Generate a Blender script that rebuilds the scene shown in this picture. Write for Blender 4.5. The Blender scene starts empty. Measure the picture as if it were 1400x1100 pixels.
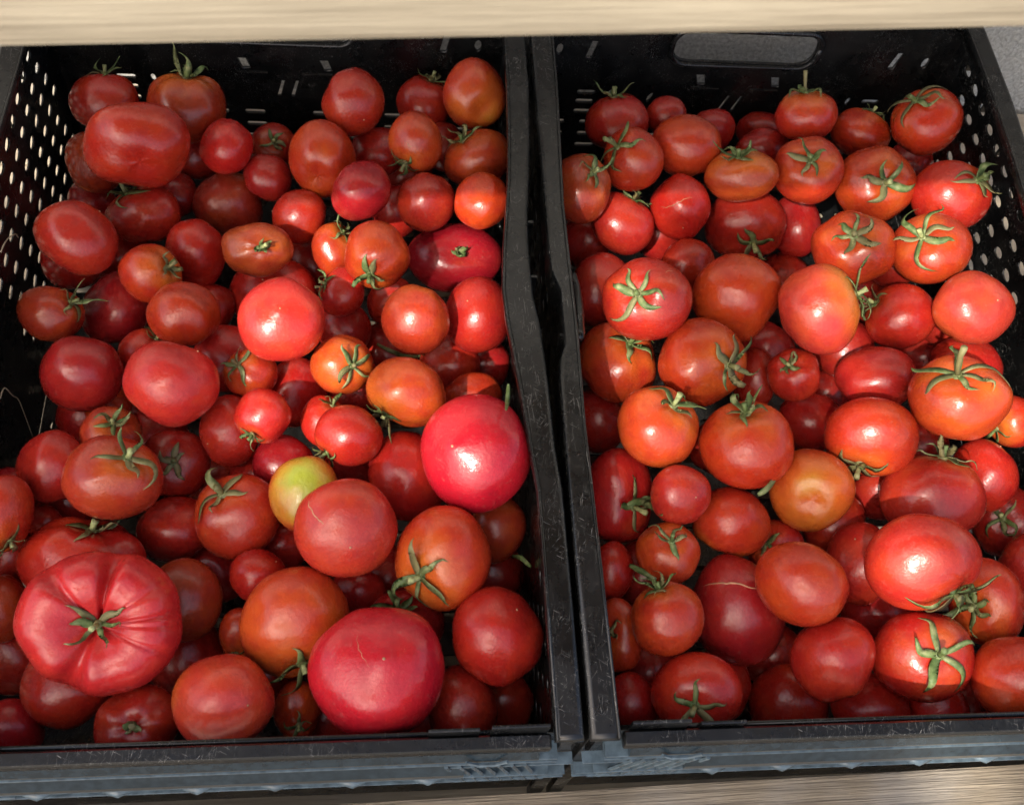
import bpy, bmesh, math, random
import numpy as np
from mathutils import Vector, Matrix

# ---------------------------------------------------------------- camera, light, exposure
SC = bpy.context.scene
COL = SC.collection
R_ = Vector((0.99365332, -0.05387444, 0.09874525))      # picture right, up and view direction
U_ = Vector((-0.00088645, 0.87406782, 0.48580310))
F_ = Vector((0.11248241, 0.48280740, -0.86847264))
CAM = Vector((-0.10697, -0.11035, 0.58610))
cd = bpy.data.cameras.new('camera')
cam = bpy.data.objects.new('camera', cd)
COL.objects.link(cam)
m = Matrix((R_, U_, -F_)).transposed().to_4x4()
m.translation = CAM
cam.matrix_world = m
cd.sensor_width = 36.0
cd.lens = 36.0 * 1434.96 / 1400.0
cd.clip_start = 0.02
cd.clip_end = 400
cd.dof.use_dof = True
cd.dof.focus_distance = 0.72
cd.dof.aperture_fstop = 20
SC.camera = cam

SUN = Vector((-0.40, -0.55, 0.73)).normalized()          # towards the sun
elev = math.asin(SUN.z)
azim = math.atan2(SUN.x, SUN.y)
world = bpy.data.worlds.new('World')
SC.world = world
world.use_nodes = True
wn = world.node_tree.nodes
sky = wn.new('ShaderNodeTexSky')
sky.sky_type = 'NISHITA'
sky.sun_disc = False
sky.sun_elevation = elev
sky.sun_rotation = azim
sky.dust_density = 5.0
sky.ozone_density = 0.6
world.node_tree.links.new(sky.outputs[0], wn['Background'].inputs[0])
wn['Background'].inputs[1].default_value = 0.125
sl = bpy.data.lights.new('sun', 'SUN')
sl.energy = 2.5
sl.angle = math.radians(0.9)
sl.color = (1.0, 0.93, 0.82)
so = bpy.data.objects.new('sun', sl)
so.rotation_euler = SUN.to_track_quat('Z', 'Y').to_euler()
so.location = SUN * 5
COL.objects.link(so)
SC.view_settings.view_transform = 'Standard'
SC.view_settings.look = 'None'
SC.view_settings.exposure = 1.15
SC.view_settings.gamma = 1.0
SC.view_settings.use_curve_mapping = False
SC.cycles.use_denoising = True
SC.cycles.max_bounces = 4
SC.cycles.diffuse_bounces = 3
SC.cycles.glossy_bounces = 3
SC.cycles.caustics_reflective = False
SC.cycles.caustics_refractive = False
SC.cycles.use_adaptive_sampling = True

# ---------------------------------------------------------------- helpers
rnd = random.Random(11)

def link(o, parent=None):
    COL.objects.link(o)
    if parent is not None:
        o.parent = parent
    return o

def tag(o, label=None, cat=None, group=None, kind=None):
    if label: o['label'] = label
    if cat: o['category'] = cat
    if group: o['group'] = group
    if kind: o['kind'] = kind
    return o

def empty(name, loc=(0, 0, 0)):
    o = bpy.data.objects.new(name, None)
    o.empty_display_size = 0.02
    o.location = loc
    return link(o)

def mesh_obj(name, verts, faces, mat, parent=None, smooth=False):
    me = bpy.data.meshes.new(name)
    me.from_pydata([tuple(v) for v in verts], [], faces)
    me.materials.append(mat)
    if smooth:
        me.polygons.foreach_set('use_smooth', [True] * len(me.polygons))
    me.update()
    return link(bpy.data.objects.new(name, me), parent)

class MB:
    """collects boxes and tubes into one mesh"""
    def __init__(s): s.v = []; s.f = []
    def box(s, x0, x1, y0, y1, z0, z1, M=None):
        b = len(s.v)
        for p in ((x0, y0, z0), (x1, y0, z0), (x1, y1, z0), (x0, y1, z0), (x0, y0, z1), (x1, y0, z1), (x1, y1, z1), (x0, y1, z1)):
            s.v.append(M @ Vector(p) if M else Vector(p))
        for q in ((0, 3, 2, 1), (4, 5, 6, 7), (0, 1, 5, 4), (1, 2, 6, 5), (2, 3, 7, 6), (3, 0, 4, 7)):
            s.f.append([b + k for k in q])
        return s
    def tube(s, pts, rads, n=8):
        b = len(s.v)
        pts = [Vector(p) for p in pts]
        for i, p in enumerate(pts):
            t = (pts[min(i + 1, len(pts) - 1)] - pts[max(i - 1, 0)]).normalized()
            a = t.orthogonal().normalized() if i == 0 else (a - t * a.dot(t)).normalized()
            c = t.cross(a)
            for k in range(n):
                an = 2 * math.pi * k / n
                s.v.append(p + (a * math.cos(an) + c * math.sin(an)) * rads[i])
        for i in range(len(pts) - 1):
            for k in range(n):
                s.f.append([b + i * n + k, b + i * n + (k + 1) % n, b + (i + 1) * n + (k + 1) % n, b + (i + 1) * n + k])
        s.f.append([b + k for k in range(n)][::-1])
        s.f.append([b + (len(pts) - 1) * n + k for k in range(n)])
        return s
    def build(s, name, mat, parent=None, bevel=0.0, smooth=False):
        o = mesh_obj(name, s.v, s.f, mat, parent, smooth)
        if bevel:
            bm = bmesh.new(); bm.from_mesh(o.data)
            bmesh.ops.bevel(bm, geom=bm.edges[:], offset=bevel, segments=2, affect='EDGES', profile=0.7)
            bm.to_mesh(o.data); bm.free()
        return o

def panel(name, outlines, thick, mat, parent, M, bevel=0.0004):
    """a plate cut from 2D outlines (first the plate, then its holes), thickened and placed by M"""
    cu = bpy.data.curves.new(name, 'CURVE')
    cu.dimensions = '2D'; cu.fill_mode = 'BOTH'
    cu.extrude = thick / 2 - bevel; cu.bevel_depth = bevel; cu.bevel_resolution = 2 if bevel > 0.002 else 0; cu.offset = -bevel
    for pts in outlines:
        sp = cu.splines.new('POLY')
        sp.points.add(len(pts) - 1)
        for k, (a, b) in enumerate(pts):
            sp.points[k].co = (a, b, 0, 1)
        sp.use_cyclic_u = True
    t = bpy.data.objects.new(name + '_outline', cu)
    COL.objects.link(t)
    dg = bpy.context.evaluated_depsgraph_get()
    me = bpy.data.meshes.new_from_object(t.evaluated_get(dg))
    bpy.data.objects.remove(t); bpy.data.curves.remove(cu)
    me.transform(M)
    me.materials.clear(); me.materials.append(mat)
    me.name = name
    return link(bpy.data.objects.new(name, me), parent)

def rect(x0, x1, y0, y1): return [(x0, y0), (x1, y0), (x1, y1), (x0, y1)]
def oval(cx, cy, a, b, n=10, ang=0.0):
    ca, sa = math.cos(ang), math.sin(ang)
    out = []
    for k in range(n):
        t = 2 * math.pi * k / n
        x, y = a * math.cos(t), b * math.sin(t)
        out.append((cx + x * ca - y * sa, cy + x * sa + y * ca))
    return out
def rrect(x0, x1, y0, y1, r, n=4):
    out = []
    for cx, cy, a0 in ((x1 - r, y1 - r, 0), (x0 + r, y1 - r, 90), (x0 + r, y0 + r, 180), (x1 - r, y0 + r, 270)):
        for k in range(n + 1):
            a = math.radians(a0 + 90 * k / n)
            out.append((cx + r * math.cos(a), cy + r * math.sin(a)))
    return out

# ---------------------------------------------------------------- materials
class Nodes:
    def __init__(s, name):
        s.m = bpy.data.materials.new(name); s.m.use_nodes = True
        s.t = s.m.node_tree; s.n = s.t.nodes; s.b = s.n['Principled BSDF']
    def add(s, kind, **kw):
        nd = s.n.new(kind)
        for k, v in kw.items(): setattr(nd, k, v)
        return nd
    def lk(s, a, b): s.t.links.new(a, b)
    def set(s, nd, **kw):
        for k, v in kw.items():
            nd.inputs[k.replace('_', ' ')].default_value = v
        return nd
    def noise(s, vec, scale, detail=4, rough=0.55, dist=0.0):
        nd = s.add('ShaderNodeTexNoise')
        nd.inputs['Scale'].default_value = scale; nd.inputs['Detail'].default_value = detail
        nd.inputs['Roughness'].default_value = rough; nd.inputs['Distortion'].default_value = dist
        if vec is not None: s.lk(vec, nd.inputs['Vector'])
        return nd.outputs['Fac']
    def ramp(s, fac, stops, interp='LINEAR'):
        nd = s.add('ShaderNodeValToRGB'); cr = nd.color_ramp; cr.interpolation = interp
        while len(cr.elements) < len(stops): cr.elements.new(0.5)
        for e, (p, c) in zip(cr.elements, stops):
            e.position = p; e.color = c if len(c) == 4 else (*c, 1)
        s.lk(fac, nd.inputs[0]); return nd.outputs[0]
    def mix(s, fac, a, b, blend='MIX'):
        nd = s.add('ShaderNodeMix', data_type='RGBA', blend_type=blend)
        for sock, v in ((nd.inputs[0], fac), (nd.inputs[6], a), (nd.inputs[7], b)):
            if isinstance(v, (int, float)): sock.default_value = v
            elif isinstance(v, tuple): sock.default_value = v if len(v) == 4 else (*v, 1)
            else: s.lk(v, sock)
        return nd.outputs[2]
    def math(s, op, a, b=None, c=None, clamp=False):
        nd = s.add('ShaderNodeMath', operation=op, use_clamp=clamp)
        for k, v in enumerate((a, b, c)):
            if v is None: continue
            if isinstance(v, (int, float)): nd.inputs[k].default_value = v
            else: s.lk(v, nd.inputs[k])
        return nd.outputs[0]
    def mapr(s, v, a, b, c=0.0, d=1.0, smooth=True):
        nd = s.add('ShaderNodeMapRange', interpolation_type='SMOOTHSTEP' if smooth else 'LINEAR')
        s.lk(v, nd.inputs[0])
        for k, x in enumerate((a, b, c, d)): nd.inputs[k + 1].default_value = x
        return nd.outputs[0]
    def mapping(s, vec, scale=(1, 1, 1), rot=(0, 0, 0)):
        nd = s.add('ShaderNodeMapping'); s.lk(vec, nd.inputs[0])
        nd.inputs['Scale'].default_value = scale; nd.inputs['Rotation'].default_value = rot
        return nd.outputs[0]
    def bump(s, h, strength, dist):
        nd = s.add('ShaderNodeBump'); nd.inputs['Strength'].default_value = strength; nd.inputs['Distance'].default_value = dist
        s.lk(h, nd.inputs['Height']); s.lk(nd.outputs[0], s.b.inputs['Normal'])

def tomato_skin(name, shoulder, tip):
    """object colour = ripe flesh colour, its alpha = how far the shoulder colour reaches"""
    N = Nodes(name)
    at = N.add('ShaderNodeAttribute', attribute_name='fruit_pos')
    oi = N.add('ShaderNodeObjectInfo')
    off = N.add('ShaderNodeVectorMath', operation='MULTIPLY_ADD')
    rc = N.add('ShaderNodeCombineXYZ')
    for k in range(3): N.lk(oi.outputs['Random'], rc.inputs[k])
    N.lk(rc.outputs[0], off.inputs[0]); off.inputs[1].default_value = (37, 19, 53); N.lk(at.outputs['Vector'], off.inputs[2])
    v = off.outputs[0]
    sep = N.add('ShaderNodeSeparateXYZ'); N.lk(at.outputs['Vector'], sep.inputs[0])
    n1 = N.noise(v, 1.3, 2, 0.5); n2 = N.noise(v, 4.0, 3, 0.6); n3 = N.noise(v, 11, 3, 0.6)
    base = N.mix(N.mapr(n1, 0.35, 0.7), oi.outputs['Color'], N.mix(1.0, oi.outputs['Color'], (1.10, 1.6, 1.0), 'MULTIPLY'))
    base = N.mix(N.mapr(n2, 0.42, 0.72, 0, 0.6), base, N.mix(1.0, base, (0.78, 0.55, 0.8), 'MULTIPLY'))
    # shoulder: height along the stem axis, pushed about by noise
    h = N.math('ADD', sep.outputs[2], N.math('MULTIPLY', N.math('SUBTRACT', n1, 0.5), 1.1))
    reach = N.math('MULTIPLY', oi.outputs['Alpha'], 1.5)
    edge = N.math('SUBTRACT', 1.15, reach)
    f = N.math('DIVIDE', N.math('SUBTRACT', h, edge), 0.75, clamp=True)
    f = N.mapr(f, 0.0, 1.0)
    col = N.mix(N.math('MULTIPLY', f, 0.85), base, shoulder)
    f2 = N.mapr(N.math('SUBTRACT', h, edge), 0.55, 1.1)
    col = N.mix(N.math('MULTIPLY', f2, 0.8), col, tip)
    # pale dots in the skin
    vo = N.add('ShaderNodeTexVoronoi', feature='DISTANCE_TO_EDGE'); vo.feature = 'F1'
    N.lk(v, vo.inputs['Vector']); vo.inputs['Scale'].default_value = 15
    dots = N.mapr(vo.outputs['Distance'], 0.12, 0.05)
    patch = N.mapr(n1, 0.5, 0.62)
    col = N.mix(N.math('MULTIPLY', N.math('MULTIPLY', dots, patch), 0.45), col, (0.75, 0.33, 0.16))
    # faint dust
    dust = N.mapr(n3, 0.56, 0.8, 0, 0.12)
    col = N.mix(dust, col, (0.55, 0.36, 0.28))
    N.lk(col, N.b.inputs['Base Color'])
    N.lk(N.mapr(n2, 0.3, 0.75, 0.20, 0.37), N.b.inputs['Roughness'])
    N.b.inputs['Specular IOR Level'].default_value = 0.5
    N.b.inputs['Coat Weight'].default_value = 0.12
    N.b.inputs['Coat Roughness'].default_value = 0.16
    N.bump(n3, 0.10, 0.004)
    return N.m

SKIN_RED = tomato_skin('tomato_skin_red', (0.50, 0.085, 0.018), (0.50, 0.17, 0.03))
SKIN_ORANGE = tomato_skin('tomato_skin_orange', (0.52, 0.115, 0.016), (0.50, 0.24, 0.03))
SKIN_GREEN = tomato_skin('tomato_skin_turning', (0.42, 0.25, 0.028), (0.24, 0.32, 0.035))

def calyx_mat():
    N = Nodes('calyx_green')
    oi = N.add('ShaderNodeObjectInfo'); tc = N.add('ShaderNodeTexCoord')
    n = N.noise(tc.outputs['Object'], 130, 4)
    c = N.ramp(n, [(0.3, (0.05, 0.09, 0.022)), (0.5, (0.13, 0.19, 0.06)), (0.7, (0.32, 0.34, 0.16))])
    c = N.mix(N.mapr(oi.outputs['Random'], 0.35, 1.0, 0, 0.75), c, (0.24, 0.19, 0.09))
    N.lk(c, N.b.inputs['Base Color'])
    N.b.inputs['Roughness'].default_value = 0.55
    N.bump(N.noise(tc.outputs['Object'], 900, 2), 0.3, 0.0006)
    return N.m
CALYX = calyx_mat()

def simple(name, col, rough, nscale=60, var=0.3, bump=0.0):
    N = Nodes(name); tc = N.add('ShaderNodeTexCoord')
    n = N.noise(tc.outputs['Object'], nscale, 5)
    N.lk(N.mix(N.mapr(n, 0.3, 0.7), tuple(c * (1 - var) for c in col), tuple(min(1, c * (1 + var)) for c in col)), N.b.inputs['Base Color'])
    N.b.inputs['Roughness'].default_value = rough
    if bump: N.bump(n, bump, 0.002)
    return N.m
SCAR = simple('tomato_scar_skin', (0.46, 0.25, 0.14), 0.6, 300, 0.25)
DRY = simple('dry_tendril', (0.50, 0.42, 0.28), 0.7, 300, 0.3)
STALK_END = simple('cut_stalk', (0.36, 0.40, 0.17), 0.6, 400, 0.3)

def plastic():
    N = Nodes('scuffed_black_plastic'); tc = N.add('ShaderNodeTexCoord'); o = tc.outputs['Object']
    n = N.noise(o, 14, 6, 0.65)
    col = N.mix(N.mapr(n, 0.45, 0.75), (0.0045, 0.005, 0.0055), (0.014, 0.0145, 0.015))
    # fine pale scratches in several directions
    scr = None
    for k, (rot, s) in enumerate((((0, 0, 0.5), (130, 2000, 600)), ((0, 0, -0.9), (170, 2600, 600)), ((0, 0, 1.5), (60, 2200, 600)), ((0, 0, 1.75), (90, 2600, 600)))):
        mp = N.add('ShaderNodeVectorRotate', rotation_type='Z_AXIS'); N.lk(o, mp.inputs['Vector']); mp.inputs['Angle'].default_value = rot[2]
        q = N.mapr(N.noise(N.mapping(mp.outputs[0], s), 1.0, 2, 0.5, 0.6), 0.675, 0.72)
        scr = q if scr is None else N.math('MAXIMUM', scr, q)
    area = N.mapr(N.noise(o, 38, 3), 0.40, 0.58)
    scr = N.math('MULTIPLY', scr, area)
    col = N.mix(N.math('MULTIPLY', scr, 0.5), col, (0.36, 0.35, 0.33))
    dust = N.math('MULTIPLY', N.mapr(N.noise(o, 60, 5, 0.75), 0.58, 0.82), 0.10)
    col = N.mix(dust, col, (0.25, 0.22, 0.18))
    N.lk(col, N.b.inputs['Base Color'])
    N.lk(N.mapr(N.noise(o, 30, 6, 0.7), 0.3, 0.7, 0.16, 0.42), N.b.inputs['Roughness'])
    N.bump(N.math('ADD', N.noise(o, 55, 4), N.math('MULTIPLY', scr, 0.5)), 0.25, 0.0012)
    return N.m
PLASTIC = plastic()
SKY_SHEEN = simple('sky_sheen_plastic', (0.085, 0.12, 0.145), 0.22, 160, 0.3)  # black plastic with the blue sky reflection put into its colour
LEDGE = simple('dim_sky_sheen_plastic', (0.024, 0.036, 0.045), 0.16, 160, 0.25)  # same black plastic, a weaker sky reflection tinted into its colour

def wood(name, dark, light, grain, ring=1.0, rough=0.75, bump=0.5, axis='X', wear=(0.35, 0.33, 0.30), wear_f=0.5, fine=1.0):
    N = Nodes(name); tc = N.add('ShaderNodeTexCoord')
    sc = {'X': (1.2 * fine, 22 * fine, 22 * fine), 'Y': (22, 1.2, 22)}[axis]
    g = N.mapping(tc.outputs['Object'], sc)
    n1 = N.noise(g, grain, 8, 0.62, 0.35)
    n2 = N.noise(N.mapping(tc.outputs['Object'], (sc[0] * 2, sc[1] * 6, sc[2] * 6)), grain, 4, 0.6)
    col = N.ramp(n1, [(0.28, dark), (0.5, tuple((a + b) / 2 for a, b in zip(dark, light))), (0.72, light)])
    col = N.mix(N.mapr(n2, 0.55, 0.72, 0, 0.6), col, dark)
    col = N.mix(N.mapr(N.noise(tc.outputs['Object'], 9, 5), 0.45, 0.75, 0, wear_f), col, wear)
    N.lk(col, N.b.inputs['Base Color'])
    N.b.inputs['Roughness'].default_value = rough
    N.bump(N.math('ADD', n1, N.math('MULTIPLY', n2, 0.5)), bump, 0.003)
    return N.m
BEAM_WOOD = wood('pale_planed_pine', (0.18, 0.15, 0.105), (0.41, 0.36, 0.27), 1.6, bump=0.6, wear=(0.29, 0.24, 0.17), wear_f=0.8, fine=2.2)
OLD_WOOD = wood('weathered_board', (0.10, 0.078, 0.052), (0.38, 0.31, 0.215), 2.2, bump=1.0, fine=3.0)
SHELF_WOOD = wood('dry_shelf_board', (0.30, 0.24, 0.17), (0.55, 0.47, 0.35), 2.2, bump=0.5)

def wall_mat():
    N = Nodes('rough_grey_render'); tc = N.add('ShaderNodeTexCoord'); o = tc.outputs['Object']
    n = N.noise(o, 260, 5, 0.6); k = N.noise(o, 30, 4)
    col = N.mix(N.mapr(n, 0.35, 0.65), (0.42, 0.42, 0.40), (0.66, 0.66, 0.63))
    col = N.mix(N.mapr(k, 0.4, 0.7, 0, 0.4), col, (0.46, 0.45, 0.42))
    N.lk(col, N.b.inputs['Base Color']); N.b.inputs['Roughness'].default_value = 0.9
    N.bump(n, 1.0, 0.006)
    return N.m
WALL = wall_mat()
GROUND = simple('pale_gravel', (0.36, 0.33, 0.28), 0.9, 30, 0.35, 0.5)

# ---------------------------------------------------------------- the setting
SHELF_Z = -0.200
bm = MB()
bm.v = [Vector(p) for p in ((-60, -60, -0.95), (60, -60, -0.95), (60, 60, -0.95), (-60, 60, -0.95))]; bm.f = [[0, 1, 2, 3]]
tag(bm.build('ground', GROUND), kind='structure')

w = MB().box(-1.6, 1.8, 0.70, 0.82, -0.95, 1.3).build('rendered_wall', WALL)
tag(w, 'rough grey rendered wall behind the crates', 'wall')

# lower shelf: boards the crates stand on
sh = empty('lower_shelf', (0, 0.3, SHELF_Z))
tag(sh, 'weathered wooden shelf of boards with raised front board under the crates', 'shelf')
yb = -0.145
for k, wd in enumerate((0.145, 0.145, 0.14, 0.15, 0.145, 0.11)):
    o = MB().box(-0.95, 1.0, yb + 0.002 - 0.3, yb + wd - 0.002 - 0.3, -0.026, -0.0005 - 0.0006 * (k % 2)).build('board', SHELF_WOOD, sh, bevel=0.0015)
    yb += wd
fb = MB().box(-1.0, 1.0, -0.16, -0.0055, -0.035, 0.0).build('front_board', OLD_WOOD, sh, bevel=0.002)
fb.location = (0.06, -0.3, 0.097)
fb.rotation_euler = (0, 0, math.radians(0.9))

# upper shelf, its front beam hangs across the top of the picture
BEAM_ROLL, BEAM_YAW = -4.05, 0.25
us = empty('upper_shelf', (0, 0.1, 0.40))
tag(us, 'pale wooden beam of an upper shelf across the top of the picture', 'shelf')
be = MB().box(-0.62, 1.0, 0.0, 0.040, 0.0, 0.075).build('front_beam', BEAM_WOOD, us, bevel=0.0025)
be.location = (-0.0767, 0.002, -0.0030)
be.rotation_euler = (0, math.radians(BEAM_ROLL), math.radians(BEAM_YAW))
yb = -0.004
for k in range(3):
    o = MB().box(-0.60 + 0.01 * (k % 2), 1.0, yb, yb + 0.142, 0.0755, 0.0975).build('board', SHELF_WOOD, us, bevel=0.0015)
    o.location = be.location; o.rotation_euler = be.rotation_euler
    yb += 0.1435

# added slatted sun canopy unseen above the front: its gaps shape the sun patches
CZ = 1.7
DX, DY = -0.40 * (CZ + 0.03) / 0.73, -0.55 * (CZ + 0.03) / 0.73
cn = empty('slatted_sun_blocker', (DX, DY, CZ))
tag(cn, 'added unseen slatted canopy over the front of the stall, above the picture', 'blocker')
for a, b in ((-0.62, -0.44), (-0.435, -0.33), (-0.325, -0.222), (-0.126, -0.106), (-0.036, 0.03), (0.09, 0.19), (0.237, 0.268), (0.362, 0.46)):
    MB().box(a, b, 0.05, 0.405, 0.0, 0.016).build('blocker_slat', SHELF_WOOD, cn, bevel=0.001)
for a, b, c, d in ((-0.70, 0.20, -0.42, 0.175), (0.268, 0.70, -0.42, 0.165)):
    MB().box(a, b, c, d, -0.0165, -0.001).build('front_board', SHELF_WOOD, cn, bevel=0.001)  # added boards that keep the sun off the near rows

# ---------------------------------------------------------------- crates
H = 0.19          # inner depth
def crate(name, x0, label, right_side):
    x1 = x0 + 0.397
    gz = 0.0 if right_side else 0.0055
    root = empty(name, ((x0 + x1) / 2, 0.3, SHELF_Z))
    tag(root, label, 'crate', 'black folding crates full of tomatoes')
    T = Matrix.Translation(-Vector(root.location))
    # --- long side walls: staggered rows of small oval holes
    def side_holes():
        hs = []
        for r in range(7):
            z = -0.024 - 0.0195 * r
            y = 0.5115 + 0.0078 * r - 0.0226 * 25
            while y < 0.562:
                if y > 0.03 and not 0.12 < y < 0.345:
                    hs.append(oval(y, z, 0.0062, 0.0036, 12, rnd.uniform(-0.25, 0.1)))
                y += 0.0226
        return hs
    for X, sgn in ((x0 + 0.0115, 1), (x1 - 0.0115, -1)):
        M = T @ Matrix.Translation((X, 0, 0)) @ Matrix(((0, 0, 1, 0), (1, 0, 0, 0), (0, 1, 0, 0), (0, 0, 0, 1)))
        panel('side_wall', [rect(0.0135, 0.5865, -H + 0.002, -0.008)] + side_holes(), 0.0016, PLASTIC, root, M)
    # --- end walls: grip opening, slots and slits
    def end_holes():
        c = (x0 + x1) / 2
        hs = [rrect(c - 0.066, c + 0.060, -0.0525 + gz, -0.0185 + gz, 0.014)]
        for s in (-1, 1):
            hs.append([(c + s * 0.0345 - 0.004, -0.068), (c + s * 0.0345 + 0.003, -0.068), (c + s * 0.0345 + 0.0065, -0.079), (c + s * 0.0345 - 0.0005, -0.079)])
            hs.append(rrect(c + s * 0.0275 - 0.013, c + s * 0.0275 + 0.013, -0.0835, -0.0822, 0.0006, 2))
            hs.append([(c + s * 0.137 - 0.0045, -0.053), (c + s * 0.137 - 0.001, -0.035), (c + s * 0.137 + 0.0045, -0.035), (c + s * 0.137 + 0.001, -0.053)])
            hs.append(oval(c + s * 0.075, -0.097, 0.0022, 0.0055, 8, -0.3))
            hs.append(oval(c + s * 0.112, -0.094, 0.0022, 0.0045, 8, 0))
            for z in (-0.093, -0.104, -0.1165):
                hs.append(rrect(c + s * 0.134 - 0.0085, c + s * 0.134 + 0.0075, z - 0.0022, z + 0.0022, 0.002, 2))
            hs.append([(c + s * 0.006 - 0.0025, -0.110), (c + s * 0.006 + 0.003, -0.092), (c + s * 0.006 + 0.0055, -0.092), (c + s * 0.006 + 0.0005, -0.110)])
            hs.append(oval(c + s * 0.165, -0.045, 0.003, 0.006, 8, 0))
            for z in (-0.13, -0.145, -0.16):
                for j in range(5):
                    hs.append(rrect(c + s * (0.03 + 0.032 * j) - 0.009, c + s * (0.03 + 0.032 * j) + 0.009, z - 0.0022, z + 0.0022, 0.002, 2))
        return hs
    for Y, nm in ((0.5885, 'end_wall'), (0.0115, 'end_wall')):
        M = T @ Matrix.Translation((0, Y, 0)) @ Matrix(((1, 0, 0, 0), (0, 0, -1, 0), (0, 1, 0, 0), (0, 0, 0, 1)))
        e = panel(nm, [rect(x0 + 0.0112, x1 - 0.0112, -H + 0.0025, -0.0083)] + end_holes(), 0.003, PLASTIC, root, M)
        if Y > 0.3:   # moulded lip round the grip opening
            c = (x0 + x1) / 2
            pts = [(p[0], Y - 0.0035, p[1]) for p in rrect(c - 0.0685, c + 0.0625, -0.055 + gz, -0.016 + gz, 0.0155, 6)]
            pts.append(pts[0])
            mb = MB().tube([T @ Vector(p) for p in pts], [0.0024] * len(pts), 6)
            mb.build('grip_lip', PLASTIC, e, smooth=True)
    # --- floor with drain slots
    fh = []
    for i in range(11):
        for j in range(17):
            fh.append(rrect(x0 + 0.03 + i * 0.0337 - 0.011, x0 + 0.03 + i * 0.0337 + 0.011, 0.035 + j * 0.0331 - 0.004, 0.035 + j * 0.0331 + 0.004, 0.003, 2))
    panel('floor', [rect(x0 + 0.012, x1 - 0.012, 0.012, 0.588)] + fh, 0.003, PLASTIC, root, T @ Matrix.Translation((0, 0, -H)))
    for X in (x0 + 0.02, x1 - 0.05):
        for Y in (0.02, 0.28, 0.55):
            MB().box(X, X + 0.03, Y, Y + 0.03, SHELF_Z + 0.0005, -H - 0.0012).build('foot', PLASTIC, root).location = -Vector(root.location)
    # --- rims of the long sides: the top bends inwards round the side grip
    def rim_side(xo, s, prof_out, prof_in):
        pts = [(xo + s * a, y) for y, a in prof_out] + [(xo + s * a, y) for y, a in reversed(prof_in)]
        M = T @ Matrix.Translation((0, 0, -0.0045))
        return panel('side_rim', [pts], 0.009, PLASTIC, root, M, 0.0030)
    po = [(0.004, 0.0), (0.09, 0.0), (0.155, 0.0005), (0.185, 0.003), (0.225, 0.0036), (0.255, 0.005), (0.275, 0.0062), (0.300, 0.0095), (0.345, 0.0100), (0.375, 0.0085), (0.40, 0.006), (0.44, 0.003), (0.50, 0.0), (0.596, 0.0)]
    pi_ = [(0.004, 0.0165), (0.09, 0.0165), (0.155, 0.0168), (0.185, 0.020), (0.22, 0.0232), (0.25, 0.0262), (0.28, 0.0296), (0.305, 0.031), (0.345, 0.0282), (0.375, 0.025), (0.40, 0.0225), (0.44, 0.020), (0.50, 0.018), (0.596, 0.018)]
    qo = [(0.004, 0.0), (0.235, 0.0), (0.25, 0.0015), (0.262, 0.0058), (0.305, 0.0062), (0.318, 0.0020), (0.330, 0.0005), (0.596, 0.0)]
    qi = [(0.004, 0.0170), (0.10, 0.0160), (0.20, 0.0145), (0.27, 0.0156), (0.31, 0.0152), (0.38, 0.0145), (0.50, 0.0190), (0.596, 0.0200)]
    sides = ((x0, 1, qo, qi), (x1, -1, po, pi_))
    for xo, s, a, b in sides:
        rm = rim_side(xo, s, a, b)
        # raised bead along the inner edge and outer skirt below the rim
        bead = MB().tube([T @ Vector((xo + s * (q - 0.0012), y, -0.0002)) for y, q in b], [0.0011] * len(b), 6)
        bead.build('rim_bead', PLASTIC, rm, smooth=True)
        n = len(a)
        sk = MB()
        for k in range(n - 1):
            (ya, qa), (yb2, qb) = a[k], a[k + 1]
            i0 = len(sk.v)
            for (y, q) in ((ya, qa), (yb2, qb)):
                for dz in (-0.0085, -0.030):
                    for dx in (0.001, 0.0034):
                        sk.v.append(T @ Vector((xo + s * (q + dx), y, dz)))
            for q4 in ((0, 4, 6, 2), (1, 3, 7, 5), (2, 6, 7, 3), (0, 1, 5, 4)):
                sk.f.append([i0 + t for t in q4])
        sk.build('rim_skirt', PLASTIC, rm)
        # ribs under the rim between skirt and wall
        for j in range(12):
            y = 0.03 + j * 0.0485
            xa, xb = sorted((xo + s * 0.0045, xo + s * 0.0098))
            MB().box(xa, xb, y, y + 0.002, -0.03, -0.0095).build('rim_rib', PLASTIC, rm).location = -Vector(root.location)
        # hook shaped latch at the side grip, standing against the wall
        lx = xo + s * 0.0175
        la = MB().tube([T @ Vector(p) for p in ((lx, 0.272, -0.012), (lx + s * 0.002, 0.280, -0.016), (lx + s * 0.003, 0.300, -0.018), (lx + s * 0.002, 0.318, -0.016), (lx, 0.326, -0.011))], [0.0035, 0.004, 0.0045, 0.004, 0.003], 8)
        la.build('grip_bead', PLASTIC, rm, smooth=True)
    # --- rims of the ends
    for Y0, Y1 in ((0.0, 0.0085), (0.588, 0.600)):
        panel('end_rim', [rrect(x0 + 0.0185, x1 - 0.0185, Y0, Y1, 0.0012, 2)], 0.009, PLASTIC, root, T @ Matrix.Translation((0, 0, -0.0052)), 0.0012)
    # upright tabs at the near corners
    for (a, b, z) in ((x0 + 0.022, x0 + 0.055, 0.0105), (x0 + 0.062, x0 + 0.088, 0.0035), (x1 - 0.052, x1 - 0.020, 0.0105), (x1 - 0.086, x1 - 0.058, 0.006)):
        MB().box(a, b, 0.0092, 0.0112, -0.010, z).build('corner_tab', PLASTIC, root, bevel=0.0007).location = -Vector(root.location)
    # --- corner posts
    for X in (x0, x1 - 0.0105):
        for Y in (0.0065, 0.587):
            o = MB().box(X + 0.0004, X + 0.0101, Y, Y + 0.0045, SHELF_Z + 0.001, -0.0101).build('corner_post', PLASTIC, root, bevel=0.001)
            o.location = -Vector(root.location)
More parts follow.
